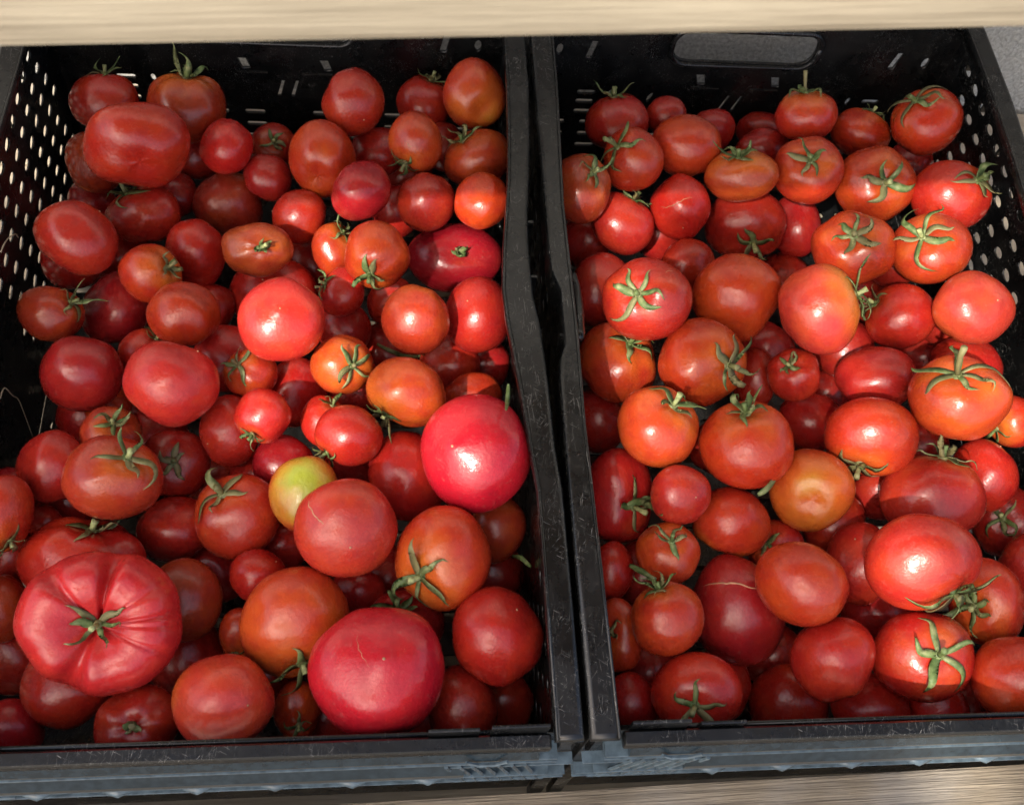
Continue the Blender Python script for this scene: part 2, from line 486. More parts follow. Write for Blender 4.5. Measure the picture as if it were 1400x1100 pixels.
    # --- outside of the near end: flanges, ribs, hinge lugs and corner lattice
    L_ = -Vector(root.location)
    def strip(name, prof, xa, xb, mat):     # moulded ledge of the given cross-section (y, z)
        v = [Vector((X, y, z)) for X in (xa, xb) for y, z in prof]; n = len(prof)
        f = [[k, (k + 1) % n, n + (k + 1) % n, n + k] for k in range(n)] + [list(range(n))[::-1], list(range(n, 2 * n))]
        o = mesh_obj(name, v, f, mat, root)
        o.location = L_
        return o
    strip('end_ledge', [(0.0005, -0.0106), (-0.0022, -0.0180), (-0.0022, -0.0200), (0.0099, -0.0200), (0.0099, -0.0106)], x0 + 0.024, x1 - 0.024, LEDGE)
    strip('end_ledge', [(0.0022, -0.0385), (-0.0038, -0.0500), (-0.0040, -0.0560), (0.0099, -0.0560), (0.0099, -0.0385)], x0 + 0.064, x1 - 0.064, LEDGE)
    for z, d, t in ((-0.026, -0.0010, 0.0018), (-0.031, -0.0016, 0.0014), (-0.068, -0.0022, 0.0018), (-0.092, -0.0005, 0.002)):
        o = MB().box(x0 + 0.012, x1 - 0.012, d, 0.0098, z - t, z).build('end_rib', SKY_SHEEN, root, bevel=0.0004); o.location = L_
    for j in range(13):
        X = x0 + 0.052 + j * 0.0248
        o = MB().box(X, X + 0.0016, -0.0012, 0.0099, -0.0258, -0.0202).build('end_web', SKY_SHEEN, root); o.location = L_
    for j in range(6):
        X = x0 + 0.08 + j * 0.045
        o = MB().tube([Vector((X, 0.0005, -0.076)) , Vector((X + 0.008, -0.001, -0.078)), Vector((X + 0.016, 0.0005, -0.076))], [0.002, 0.0034, 0.002], 8).build('hinge_lug', SKY_SHEEN, root, smooth=True); o.location = L_
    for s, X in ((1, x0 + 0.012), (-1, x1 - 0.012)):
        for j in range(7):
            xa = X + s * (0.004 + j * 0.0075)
            o = MB().tube([(xa, 0.0002, -0.090), (xa + s * 0.014, -0.0014, -0.036)], [0.0013, 0.0013], 6).build('corner_fin', SKY_SHEEN, root); o.location = L_
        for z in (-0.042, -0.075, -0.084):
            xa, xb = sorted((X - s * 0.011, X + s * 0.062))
            o = MB().box(xa, xb, -0.0012, 0.0060, z - 0.0013, z).build('corner_bar', SKY_SHEEN, root, bevel=0.0003); o.location = L_
        o = MB().tube([(X + s * 0.030, -0.0035, -0.0135), (X + s * 0.036, -0.0040, -0.0185), (X + s * 0.046, -0.0040, -0.0188), (X + s * 0.053, -0.0035, -0.0135)], [0.0011] * 4, 6).build('latch_clip', SKY_SHEEN, root); o.location = L_
    return root

crate('folding_crate', -0.3990, 'black folding plastic crate at left, heaped with mixed tomatoes', False)
crate('folding_crate', 0.0015, 'black folding plastic crate at right, grip opening showing in its far wall', True)

# ---------------------------------------------------------------- tomatoes
# key, x, y, z, radius, width and height factor seen from the front, colour, stem direction, has calyx, label
ROWS = [
(27,-0.1822,0.2911,-0.0200,0.0290,1.009,0.991,'sp',-0.05,0.27,-0.96,0,'pale glowing orange-pink tomato lit by sun, middle of left crate'),
(66,-0.0538,0.1913,-0.0250,0.0375,0.963,1.039,'cp',0.52,0.28,-0.81,0,'big crimson-pink tomato leaning against the divider, left crate'),
(50,-0.1359,0.1412,-0.0260,0.0312,1.015,0.986,'ps',-0.14,0.72,-0.68,0,'large pinkish red tomato with pale curved crack, below the green-shouldered one'),
(33,-0.2517,0.2457,-0.0300,0.0293,1.033,0.968,'pk',-0.59,-0.54,-0.60,0,"big pink-red tomato in the left half of the left crate's middle"),
(73,-0.1164,0.0517,-0.0300,0.0385,1.028,0.973,'cp',-0.11,0.07,-0.99,0,"largest pink tomato with Y-shaped scratch, against the left crate's front rim"),
(76,-0.2758,0.0854,-0.0300,0.0436,1.055,0.948,'bf',0.07,-0.40,0.91,1,'huge ribbed pinkish beefsteak tomato, lower left of left crate'),
(49,-0.1648,0.1763,-0.0541,0.0242,0.952,1.051,'gn',0.08,-0.14,0.99,0,'tomato with yellow-green shoulder, the only greenish one in left crate'),
(3,-0.2994,0.4575,-0.0350,0.0347,1.144,0.874,'rd',0.18,-0.95,0.24,1,'big broad red tomato topping the far left of the left crate'),
(72,-0.1673,0.0915,-0.0564,0.0341,0.980,1.020,'ot',0.24,-0.96,0.10,1,'large mottled orange-red tomato with stem end down, left of front pink one'),
(40,-0.2833,0.1833,-0.0400,0.0289,1.075,0.930,'br',0.49,0.12,0.86,1,'big brown-orange tomato with calyx at upper right, left side of left crate'),
(54,-0.0983,0.2456,-0.0400,0.0257,1.070,0.934,'oy',-0.61,-0.78,-0.11,1,'yellow-orange tomato just above left of the big crimson-pink one'),
(55,-0.0913,0.3049,-0.0400,0.0247,0.990,1.011,'os',0.42,0.88,0.21,0,'glossy orange tomato with yellow underside, right of the pale glowing one'),
(68,-0.0755,0.1259,-0.0400,0.0318,0.957,1.044,'os',-0.57,-0.62,0.53,1,'orange-red tomato with spread green calyx at lower left, near the divider'),
(11,-0.1392,0.5174,-0.0450,0.0263,0.967,1.034,'rd',-0.39,0.90,-0.19,0,"upright red tomato standing alone before the left crate's far wall"),
(13,-0.0406,0.5309,-0.0450,0.0271,0.957,1.045,'os',0.21,-0.92,0.32,0,"orange-red tomato with yellow patch in the left crate's far right corner"),
(14,-0.0896,0.4763,-0.0450,0.0226,0.950,1.053,'or',-0.43,-0.89,-0.13,1,'small orange tomato with calyx at its lower left, far rows of left crate'),
(17,-0.1314,0.4264,-0.0450,0.0230,1.000,1.000,'cr',-0.87,0.47,0.17,0,'round crimson tomato right of the tall orange one, left crate'),
(19,-0.0389,0.4183,-0.0450,0.0218,0.987,1.013,'os',0.37,0.14,-0.92,0,'bright orange-red tomato touching the divider rim, third from the far end'),
(21,-0.3333,0.3754,-0.0450,0.0277,1.029,0.972,'rd',-0.61,-0.64,-0.47,0,'red tomato nearest the perforated left wall, below the far corner'),
(22,-0.3026,0.4338,-0.0886,0.0263,1.115,0.897,'rd',-0.46,0.39,0.80,1,'red tomato with curled calyx, just below the broad far-left tomato'),
(30,-0.2529,0.3112,-0.0450,0.0238,1.055,0.948,'or',0.03,-0.53,-0.85,0,'orange-red tomato left of the pale glowing tomato'),
(37,-0.1939,0.2302,-0.0450,0.0189,1.013,0.987,'rd',-0.35,-0.93,0.11,1,'small red tomato with calyx at its bottom, centre of left crate'),
(43,-0.3470,0.1611,-0.0450,0.0200,0.816,1.225,'or',0.38,-0.90,-0.20,1,'orange tomato cut off by the left picture edge, calyx at its bottom'),
(51,-0.1364,0.2152,-0.0450,0.0217,1.058,0.945,'rd',-0.73,-0.67,-0.10,1,'red tomato with calyx at lower left, above the green-shouldered one'),
(58,-0.1187,0.3655,-0.0450,0.0246,0.989,1.011,'or',-0.23,-0.94,0.26,1,'orange tomato with drooping calyx at its bottom, left of the wide crimson one'),
(74,-0.0426,0.0763,-0.0450,0.0292,0.970,1.031,'rd',-0.40,-0.34,-0.85,0,'round red tomato right of the largest pink one, by the divider'),
(80,-0.2048,0.0412,-0.0450,0.0277,1.039,0.963,'sp',-0.58,0.29,-0.76,0,'orange-pink tomato at the front rim between beefsteak and largest pink one'),
(48,-0.2096,0.1712,-0.0775,0.0286,0.991,1.009,'or',-0.30,0.23,0.93,1,'orange-red tomato with long calyx at upper left, left of the green-shouldered one'),
(53,-0.1428,0.2736,-0.0500,0.0215,1.024,0.976,'os',0.40,-0.51,0.76,1,'small sunlit orange-red tomato with curled sepals across it, centre left crate'),
(1,-0.3378,0.5263,-0.0620,0.0249,1.086,0.921,'dr',0.06,0.73,0.68,1,'dull red tomato in the far left corner of the left crate'),
(2,-0.2741,0.5235,-0.0620,0.0305,1.030,0.971,'br',0.07,0.62,0.78,1,"brownish red lobed tomato with calyx on top near the left crate's far wall"),
(5,-0.2391,0.4818,-0.0620,0.0221,1.000,1.000,'rd',0.73,0.01,-0.68,0,'small round red tomato just right of the broad far-left tomato'),
(9,-0.1631,0.4715,-0.0620,0.0283,0.950,1.053,'or',-0.14,-0.96,0.25,0,"tall orange tomato with pale shine, middle of left crate's far rows"),
(16,-0.0395,0.4766,-0.0620,0.0255,1.072,0.933,'or',-0.59,0.33,0.74,1,'orange tomato with calyx at its upper left, against the divider, far rows'),
(18,-0.0811,0.4298,-0.0620,0.0230,1.000,1.000,'dr',-0.25,0.94,-0.25,0,'dark red round tomato between the crimson one and the divider, left crate'),
(24,-0.2836,0.3576,-0.0620,0.0222,1.012,0.988,'or',0.76,-0.12,0.64,1,'small orange tomato with calyx on its right side, left part of left crate'),
(25,-0.2078,0.3805,-0.0620,0.0232,1.139,0.878,'br',0.24,-0.50,0.83,1,'flattish brown-orange tomato with small stem bit above the pale glowing tomato'),
(26,-0.2009,0.3776,-0.1150,0.0321,1.085,0.922,'rd',0.19,0.14,-0.97,0,'red tomato mostly hidden behind the pale glowing tomato'),
(28,-0.3480,0.3214,-0.0620,0.0210,1.064,0.940,'br',0.82,0.20,0.54,1,'small brownish tomato beside the left wall with calyx on its right'),
(32,-0.3202,0.2721,-0.0620,0.0270,1.028,0.972,'cr',0.16,0.95,-0.29,0,'dark crimson tomato against the left wall, left of the big pink-red one'),
(36,-0.2068,0.2739,-0.0620,0.0187,1.042,0.960,'or',-0.44,-0.08,0.89,1,'small red-orange tomato with twisted pale calyx, below the pale glowing one'),
(38,-0.2197,0.2347,-0.0756,0.0227,0.894,1.118,'rd',0.60,0.63,-0.49,0,'red tomato left of and behind the small one with bottom calyx'),
(95,-0.2949,0.2261,-0.0620,0.0189,1.040,0.962,'br',0.30,0.05,0.95,1,'brownish tomato with frayed dry calyx above the big brown-orange tomato'),
(41,-0.3299,0.2019,-0.0620,0.0235,0.980,1.021,'dr',0.71,0.11,-0.69,0,'dark red tomato by the left wall, left of the big brown-orange one'),
(46,-0.3057,0.1421,-0.0779,0.0338,1.197,0.835,'rd',0.29,0.57,0.77,1,'wide red tomato with calyx on top, just above the ribbed beefsteak'),
(47,-0.2547,0.1728,-0.1017,0.0244,1.085,0.921,'dr',0.40,-0.02,-0.92,0,'dark red tomato right below the big brown-orange one'),
(52,-0.1548,0.2382,-0.0684,0.0173,0.943,1.061,'rd',0.43,0.33,0.84,1,'red tomato peeping out behind the one above the green-shouldered tomato'),
(56,-0.0447,0.3245,-0.0620,0.0268,0.932,1.073,'rd',0.42,0.14,-0.90,0,'red tomato touching the divider, right of the glossy orange one'),
(57,-0.0570,0.4087,-0.1056,0.0333,1.185,0.844,'cr',0.04,-0.40,0.91,1,'wide dark crimson tomato with dry stem scar, near the divider'),
(60,-0.1457,0.3508,-0.0725,0.0182,0.970,1.031,'rd',-0.79,0.10,0.60,1,'small red tomato just right of the pale glowing tomato'),
(67,-0.0967,0.1978,-0.0719,0.0289,0.941,1.063,'rd',-0.81,-0.35,-0.47,0,'red tomato between the green-shouldered one and the big crimson-pink one'),
(71,-0.1938,0.1292,-0.0754,0.0178,1.041,0.961,'rd',-0.69,-0.35,-0.64,0,'small red tomato above the mottled orange one, lower left crate'),
(77,-0.2392,0.1139,-0.0769,0.0251,0.946,1.057,'br',-0.94,0.25,-0.21,0,'brown-red tomato right behind the ribbed beefsteak'),
(78,-0.3051,0.0635,-0.0864,0.0261,1.053,0.950,'rd',-0.26,-0.30,-0.92,0,'red tomato half under the ribbed beefsteak, towards the front rim'),
(79,-0.2565,0.0371,-0.0677,0.0233,1.097,0.911,'rd',0.02,-0.32,0.95,1,'red lobed tomato at the front rim below the ribbed beefsteak'),
(85,-0.0642,0.0408,-0.0748,0.0238,0.935,1.069,'dr',-0.32,-0.80,-0.50,0,'dark red tomato right below the largest pink one at front rim'),
(4,-0.3449,0.4827,-0.0850,0.0235,0.951,1.051,'br',-0.89,-0.36,-0.28,0,'brownish tomato squeezed left of and under the broad far-left tomato'),
(6,-0.2084,0.4711,-0.0850,0.0190,1.000,1.000,'dr',-0.84,0.07,-0.53,0,'small dark red tomato left of the tall orange one, left crate'),
(8,-0.2428,0.4641,-0.1125,0.0272,1.045,0.957,'br',0.09,0.90,0.42,0,'brown-orange tomato below the small round red one, far part of left crate'),
(10,-0.1815,0.4312,-0.0850,0.0216,1.000,1.000,'rd',0.95,0.04,-0.32,0,'small red tomato just below the tall orange one, left crate'),
(12,-0.0805,0.5608,-0.0850,0.0241,1.000,1.000,'rd',0.31,0.59,0.74,1,'red tomato tucked left of the orange-red one in far right corner, left crate'),
(15,-0.1196,0.5017,-0.0850,0.0214,1.029,0.972,'dr',-0.00,0.18,-0.98,0,'dark red tomato hidden behind the small orange tomato, left of its calyx'),
(23,-0.2581,0.3934,-0.0850,0.0244,0.923,1.084,'dr',0.11,0.99,-0.11,0,'dark red tomato sunk right of the curled-calyx and orange ones, left crate'),
(29,-0.3153,0.3512,-0.0969,0.0271,0.980,1.021,'cr',0.65,0.00,-0.76,0,'dark crimson tomato right of the small brownish one at left wall'),
(31,-0.2851,0.3019,-0.0850,0.0191,1.000,1.000,'rd',0.56,0.39,0.73,1,'red tomato with calyx peeping out above the big pink-red one'),
(35,-0.2272,0.3005,-0.0871,0.0247,1.000,1.000,'dr',-0.68,-0.09,-0.73,0,'dark red tomato in the gap below left of the pale glowing tomato'),
(39,-0.3114,0.2685,-0.1024,0.0161,1.017,0.984,'or',-0.87,0.45,0.20,0,'small orange tomato wedged at lower left of the big pink-red one'),
(42,-0.2575,0.2182,-0.0922,0.0234,1.000,1.000,'dr',0.15,-0.34,0.93,1,'dark tomato with broad dark calyx, right of the big brown-orange one'),
(44,-0.3596,0.1963,-0.0850,0.0147,1.000,1.000,'cr',0.59,0.78,-0.23,0,'small dull pink tomato behind the orange one at the left picture edge'),
(45,-0.3366,0.1727,-0.0896,0.0131,1.000,1.000,'dr',0.50,0.81,-0.31,0,'small dark tomato in the gap left below the big brown-orange one'),
(59,-0.1536,0.3992,-0.0850,0.0194,0.889,1.125,'or',0.53,0.28,0.80,1,'orange-red tomato half behind the orange one with drooping calyx'),
(62,-0.1773,0.2744,-0.0908,0.0240,0.935,1.069,'dr',-0.25,0.84,-0.49,0,'dark red tomato sunk right of the twisted-calyx small tomato'),
(64,-0.0639,0.3064,-0.1025,0.0233,1.012,0.988,'rd',0.36,-0.09,-0.93,0,'red tomato in shade below the glossy orange one, left crate'),
(65,-0.0496,0.2658,-0.0850,0.0209,1.080,0.926,'or',-0.43,0.82,-0.37,0,'orange-red tomato peeping above the big crimson-pink one'),
(69,-0.0352,0.1629,-0.0850,0.0216,0.911,1.098,'br',-0.85,0.51,-0.09,0,'brownish tomato in shade under the big crimson-pink one, by divider'),
(70,-0.1826,0.2125,-0.0850,0.0214,1.000,1.000,'cr',-0.38,-0.18,-0.91,0,'dull crimson tomato just above left of the green-shouldered one'),
(75,-0.0995,0.0984,-0.0850,0.0237,1.106,0.905,'dr',-0.20,0.19,0.96,1,'dark red tomato with dark calyx behind the largest pink one'),
(81,-0.3409,0.0405,-0.1010,0.0206,1.000,1.000,'cr',-0.13,0.91,-0.40,0,'dull crimson tomato in the near left corner at the picture edge'),
(82,-0.3523,0.1133,-0.0850,0.0177,0.834,1.199,'br',-0.97,-0.04,-0.24,0,'brown tomato at left picture edge beside the ribbed beefsteak'),
(83,-0.2050,0.0937,-0.0850,0.0143,0.850,1.177,'or',-0.02,-0.98,0.18,1,'small orange-red tomato left of the large mottled one, calyx down'),
(84,-0.1661,0.0446,-0.0850,0.0166,0.873,1.146,'or',0.19,-0.81,0.56,1,'red-orange tomato in the gap left of the largest pink one at front'),
(7,-0.2092,0.5279,-0.1100,0.0195,1.000,1.000,'dr',0.16,-0.50,0.85,1,'shaded tomato with dark calyx against far wall, left of the tall orange tomato'),
(20,-0.1026,0.4589,-0.1100,0.0215,0.972,1.029,'dr',-0.47,0.87,-0.14,0,'dark tomato in the gap between the crimson and dark red round ones'),
(34,-0.2469,0.3603,-0.1100,0.0190,0.985,1.015,'dr',0.34,0.46,-0.82,0,'dark tomato sliver right behind the orange-red tomato, left crate'),
(61,-0.1085,0.3692,-0.1100,0.0198,1.000,1.000,'rd',-0.63,0.73,0.28,0,'red tomato sliver under the orange one with drooping calyx'),
(63,-0.1453,0.3418,-0.1100,0.0217,1.000,1.000,'dr',-0.05,0.95,0.30,0,'dark tomato hidden under the small red one right of the pale glowing tomato'),
(86,-0.0338,0.0483,-0.1100,0.0202,0.953,1.049,'dr',-0.24,0.82,-0.52,0,"dark tomato in the left crate's near right corner by the divider"),
(88,-0.1304,0.1253,-0.1100,0.0194,1.026,0.975,'dr',0.00,1.00,-0.04,0,'dark tomato in the gap below the cracked pinkish red one'),
(89,-0.1824,0.1623,-0.1117,0.0178,1.000,1.000,'dr',-0.67,0.59,-0.45,0,'dark tomato in the gap left below the cracked pinkish red one'),
(90,-0.2846,0.4753,-0.1134,0.0178,0.919,1.089,'dr',-0.06,-0.61,-0.79,0,"dark tomato right under the broad far-left tomato's right side"),
(91,-0.3549,0.4742,-0.1247,0.0197,1.016,0.985,'dr',-0.38,-0.68,-0.63,0,'dark tomato low between the broad far-left tomato and the left wall'),
(93,-0.2054,0.2197,-0.1167,0.0196,1.027,0.973,'dr',0.60,-0.08,-0.79,0,'dark tomato in the gap left of the green-shouldered one'),
(137,0.2869,0.2310,-0.0200,0.0322,1.066,0.938,'os',-0.37,0.26,0.89,1,'sunlit glossy orange tomato with tall pale stem near the right wall'),
(129,0.2003,0.3052,-0.0220,0.0311,0.942,1.062,'sp',0.83,0.12,0.55,1,'sunlit orange tomato with yellow shoulder, centre of right crate'),
(145,0.2297,0.1110,-0.0220,0.0337,1.072,0.933,'bt',0.39,-0.88,0.27,1,'brightest red tomato with pale green calyx at lower right, right crate'),
(123,0.0753,0.3166,-0.0280,0.0312,1.034,0.967,'rd',-0.46,-0.36,0.81,1,'bright red tomato with sunlit star calyx, left half of right crate'),
(133,0.3244,0.3129,-0.0280,0.0293,1.048,0.954,'sp',-0.18,0.32,-0.93,0,'pinkish orange tomato half in sun at the right wall'),
(113,0.3377,0.5022,-0.0300,0.0285,1.011,0.989,'or',-0.66,0.25,0.71,1,'orange-red tomato with tall upright sepals in the far right corner'),
(124,0.1507,0.3320,-0.0477,0.0334,1.008,0.992,'or',0.05,1.00,-0.07,0,'large plain orange-red tomato right of the bright star-calyx one'),
(125,0.0612,0.2959,-0.0819,0.0305,0.982,1.018,'or',0.26,0.13,0.96,1,'orange tomato with curled calyx against the divider, below the star-calyx one'),
(131,0.3102,0.3725,-0.0350,0.0288,1.030,0.971,'or',-0.65,-0.04,0.76,1,'orange tomato with long pale sepals, sunlit near the right wall'),
(147,0.1523,0.1024,-0.0350,0.0278,1.026,0.975,'or',0.88,0.47,0.02,0,'orange-red round tomato below the yellow-orange one, right crate'),
(115,0.3440,0.4305,-0.0400,0.0298,1.041,0.961,'rd',0.34,-0.15,0.93,1,'red-orange tomato with curled calyx at the right wall, below far corner one'),
(128,0.1346,0.2045,-0.0400,0.0310,1.025,0.976,'or',-0.15,0.56,0.82,1,'orange-red tomato with calyx on top, right of its near twin at mid crate'),
(165,0.2326,0.0600,-0.0565,0.0305,1.056,0.947,'rd',-0.10,-0.24,0.96,1,'red-orange tomato with stiff brown-green calyx below the brightest red one'),
(127,0.0751,0.2198,-0.0420,0.0283,1.000,1.000,'os',0.30,0.21,0.93,1,'orange tomato with calyx at upper right, near the divider in mid crate'),
(102,0.0856,0.4649,-0.0450,0.0251,0.965,1.036,'or',-0.72,-0.04,0.69,1,'orange-red tomato with long star calyx on its left, far left right crate'),
(103,0.0396,0.4330,-0.0450,0.0261,0.926,1.080,'br',0.35,-0.07,0.93,1,'brownish red tomato with calyx, tucked against the divider at far left'),
(104,0.1326,0.4836,-0.0481,0.0274,1.057,0.946,'or',0.23,-0.28,-0.93,0,'orange-red tomato right of the far-left one with long star calyx'),
(109,0.2412,0.5193,-0.0450,0.0244,1.093,0.915,'or',-0.22,0.45,0.87,1,'orange tomato with upright curled calyx below the handle opening'),
(110,0.1729,0.4509,-0.0450,0.0254,1.190,0.840,'oy',-0.30,0.22,0.93,1,'flat yellowish orange tomato with calyx on its top edge, right crate'),
(111,0.2310,0.4583,-0.0450,0.0279,1.011,0.989,'or',-0.31,-0.29,0.90,1,'orange-red tomato with star calyx facing up, below the curled-calyx one'),
(114,0.2875,0.4480,-0.0490,0.0320,1.019,0.981,'or',-0.09,-0.61,0.79,1,'big orange tomato with six-armed calyx, far right rows of right crate'),
(119,0.1908,0.4426,-0.0968,0.0323,1.059,0.944,'rd',-0.05,-0.96,0.29,1,'red tomato with pale speckles and calyx at its bottom, right crate'),
(126,0.1163,0.2763,-0.0490,0.0325,1.000,1.000,'or',0.46,-0.53,0.71,1,'large orange-red tomato with calyx on its right, centre left of right crate'),
(130,0.2525,0.3796,-0.0450,0.0307,1.048,0.954,'or',-0.36,-0.22,0.90,1,'orange tomato with dark star calyx facing up, above the sunlit yellow-shouldered one'),
(139,0.2288,0.2130,-0.0450,0.0302,1.080,0.926,'or',-0.44,-0.90,-0.06,1,'orange-red tomato left below the glossy one with tall pale stem'),
(141,0.1825,0.1776,-0.0572,0.0290,1.000,1.000,'oy',-0.37,-0.64,0.68,0,"yellow-orange tomato in the middle of the right crate's near half"),
(151,0.0851,0.1698,-0.0450,0.0204,1.012,0.988,'rd',-0.33,0.49,-0.80,0,'small plain red tomato below the orange pair at the divider'),
(157,0.0651,0.0845,-0.0450,0.0230,1.000,1.000,'or',-0.28,0.76,0.59,1,'orange-red round tomato left of the crimson ring-scarred one'),
(159,0.0399,0.0845,-0.0775,0.0196,0.804,1.243,'or',-0.64,-0.12,0.76,1,'small orange tomato with calyx pressed against the divider, near end'),
(160,0.0799,0.0402,-0.0557,0.0267,1.052,0.950,'rd',-0.30,-0.53,0.79,1,"red tomato with dark star calyx at the right crate's front rim"),
(164,0.1726,0.0594,-0.0571,0.0267,1.000,1.000,'rd',0.28,-0.90,-0.34,0,'plain oval red tomato second row from the front rim, right crate'),
(168,0.2867,0.0408,-0.0450,0.0273,1.052,0.950,'or',0.12,-0.65,-0.75,0,'orange tomato cut off at the lower right picture edge'),
(101,0.0809,0.5215,-0.0620,0.0260,1.049,0.953,'dr',-0.21,0.56,0.80,1,'dark red tomato in the far left corner of the right crate'),
(105,0.1251,0.5301,-0.0620,0.0172,1.018,0.982,'dr',0.72,0.56,-0.40,0,'small dark red tomato at the far wall, second from the left corner'),
(112,0.2955,0.5168,-0.0620,0.0234,1.085,0.922,'or',0.46,0.65,0.61,1,'small orange tomato at the far wall between two calyx-topped ones'),
(117,0.0779,0.4231,-0.0750,0.0255,1.000,1.000,'dr',0.43,0.67,0.61,1,'dark red tomato below the long star calyx one, near the divider'),
(118,0.1249,0.4334,-0.0647,0.0256,0.955,1.048,'rd',0.09,0.98,-0.16,0,'red tomato with pale curved scratch, far left of right crate'),
(120,0.2419,0.4549,-0.1126,0.0248,0.902,1.108,'dr',0.22,-0.19,-0.96,0,'dark red tomato right of the speckled one, right crate'),
(132,0.2859,0.3272,-0.0620,0.0259,1.011,0.989,'rd',-0.88,0.38,0.27,1,'plain red tomato right of the sunlit yellow-shouldered one'),
(134,0.1893,0.2738,-0.0620,0.0196,0.973,1.028,'rd',-0.51,-0.06,0.86,1,'small red tomato with dark star calyx below the sunlit yellow-shouldered one'),
(136,0.2533,0.2716,-0.0620,0.0265,1.121,0.892,'dr',0.26,-0.09,-0.96,0,'dark red shaded tomato below the plain red one, right crate'),
(142,0.2723,0.1751,-0.0636,0.0328,1.108,0.902,'rd',0.16,0.75,0.64,1,'wide red tomato behind the brightest red one, right crate'),
(148,0.2902,0.0968,-0.0620,0.0262,0.885,1.130,'or',-0.81,-0.33,0.48,1,'orange tomato with calyx at the right edge, beside the brightest red one'),
(153,0.1258,0.1602,-0.0701,0.0255,1.051,0.952,'or',-0.49,-0.50,-0.71,0,'orange-red tomato right below the small plain red one'),
(154,0.0756,0.1348,-0.0620,0.0213,1.012,0.989,'or',-0.09,0.15,0.98,1,"small orange-red tomato with calyx on top near the divider's near half"),
(158,0.1266,0.1038,-0.0897,0.0348,0.918,1.090,'cr',0.42,0.90,0.11,0,'crimson tomato with pale ring scar, near half of right crate'),
(161,0.1179,0.0615,-0.1243,0.0227,0.915,1.093,'rd',0.85,-0.19,-0.49,0,'red tomato hidden right behind the star-calyx one at the front rim'),
(163,0.1645,0.0482,-0.1268,0.0278,0.982,1.018,'dr',0.14,0.99,0.05,0,'dark red tomato at the front rim right of the star-calyx one'),
(106,0.1716,0.5371,-0.0850,0.0200,1.067,0.937,'dr',-0.56,0.77,-0.31,0,'dark red tomato at the far wall just left of the handle slits'),
(108,0.2145,0.5148,-0.0850,0.0217,1.125,0.889,'dr',-0.45,0.89,0.11,0,'dark red tomato right behind the flat yellowish orange one, right crate'),
(121,0.1300,0.3890,-0.0850,0.0225,1.000,1.000,'dr',-0.45,0.52,-0.73,0,'dark red tomato behind the bright star-calyx red one, right crate'),
(122,0.0542,0.3648,-0.0850,0.0280,0.950,1.053,'dr',-0.69,0.72,0.04,0,'dark red tomato against the divider left of the bright star-calyx one'),
(135,0.1704,0.2871,-0.0935,0.0208,0.816,1.225,'dr',0.43,-0.56,-0.70,0,'dark red tomato left of the small one with dark star calyx'),
(138,0.3438,0.2962,-0.0850,0.0265,1.091,0.917,'dr',-0.55,-0.10,-0.83,0,'dark red tomato behind the glossy one with tall pale stem'),
(143,0.3306,0.2013,-0.0850,0.0250,0.917,1.091,'rd',-0.39,-0.56,-0.74,0,'red tomato in shade right of the wide red one'),
(144,0.3672,0.2464,-0.0850,0.0191,0.943,1.061,'or',-0.92,-0.39,-0.02,1,'small orange tomato at the right picture edge with dark calyx'),
(146,0.2170,0.1337,-0.0850,0.0249,0.866,1.155,'rd',0.41,-0.35,-0.84,0,'red tomato half hidden left of the brightest red one'),
(150,0.3435,0.1304,-0.0850,0.0214,0.929,1.076,'dr',-0.49,0.82,-0.28,0,'dark tomato cut off by the right picture edge, mid height of near half'),
(152,0.0516,0.1874,-0.0850,0.0290,0.859,1.164,'rd',0.35,-0.65,0.67,1,'red lobed tomato against the divider left of the small plain red one'),
(155,0.1623,0.1491,-0.0916,0.0197,1.000,1.000,'rd',-0.64,-0.09,0.76,1,'small red tomato with calyx between the yellow-orange and round orange-red ones'),
(156,0.0411,0.1309,-0.0850,0.0183,0.873,1.146,'rd',-0.50,0.86,0.02,0,'small red tomato tucked against the divider, near half'),
(162,0.0435,0.0417,-0.0850,0.0204,0.966,1.035,'dr',0.42,0.85,-0.33,0,"dark tomato in the right crate's near left corner"),
(166,0.2104,0.0379,-0.0991,0.0244,1.083,0.923,'dr',-0.20,-0.49,-0.85,0,'dark red tomato at the front rim under the plain oval one'),
(167,0.2543,0.0340,-0.0902,0.0192,1.013,0.987,'rd',0.02,0.20,-0.98,0,'small red tomato at the front rim under the stiff-calyx one'),
(107,0.2294,0.5631,-0.1100,0.0197,1.127,0.888,'dr',0.82,0.57,-0.01,0,'dim tomato at the far wall below the handle opening'),
(116,0.3662,0.5300,-0.1100,0.0202,1.000,1.000,'dr',0.96,0.16,0.23,0,'dark tomato deep under the one in the far right corner'),
(140,0.2168,0.2599,-0.1100,0.0245,1.048,0.955,'dr',-0.05,-0.68,-0.73,0,'dark tomato in the gap below the small one with dark star calyx'),
(149,0.3581,0.1777,-0.1179,0.0259,0.927,1.078,'dr',-0.59,-0.22,0.78,1,'dark tomato at the right picture edge above the orange calyxed one'),
(169,0.0503,0.2684,-0.1256,0.0245,0.977,1.024,'dr',0.76,0.64,0.12,0,'dark tomato against the divider under the orange one with upper-right calyx'),
(170,0.0544,0.4344,-0.1133,0.0223,1.000,1.000,'dr',-0.14,0.97,0.21,0,'dark tomato against the divider left of the shaded far-left ones'),
(500,-0.3520,0.0900,-0.1170,0.0238,1.000,1.000,'dr',0.17,0.81,-0.57,0,'deep shaded tomato at the left picture edge just under the brown one beside the beefsteak'),
(501,-0.2440,0.0900,-0.1200,0.0253,1.000,1.000,'dr',-0.05,-0.89,-0.46,0,'deep shaded tomato right of the ribbed beefsteak, above the orange-pink front one'),
(502,-0.1120,0.3420,-0.1440,0.0249,1.000,1.000,'dr',-0.65,-0.40,-0.64,0,'deep shaded tomato left below the glossy orange one with yellow underside'),
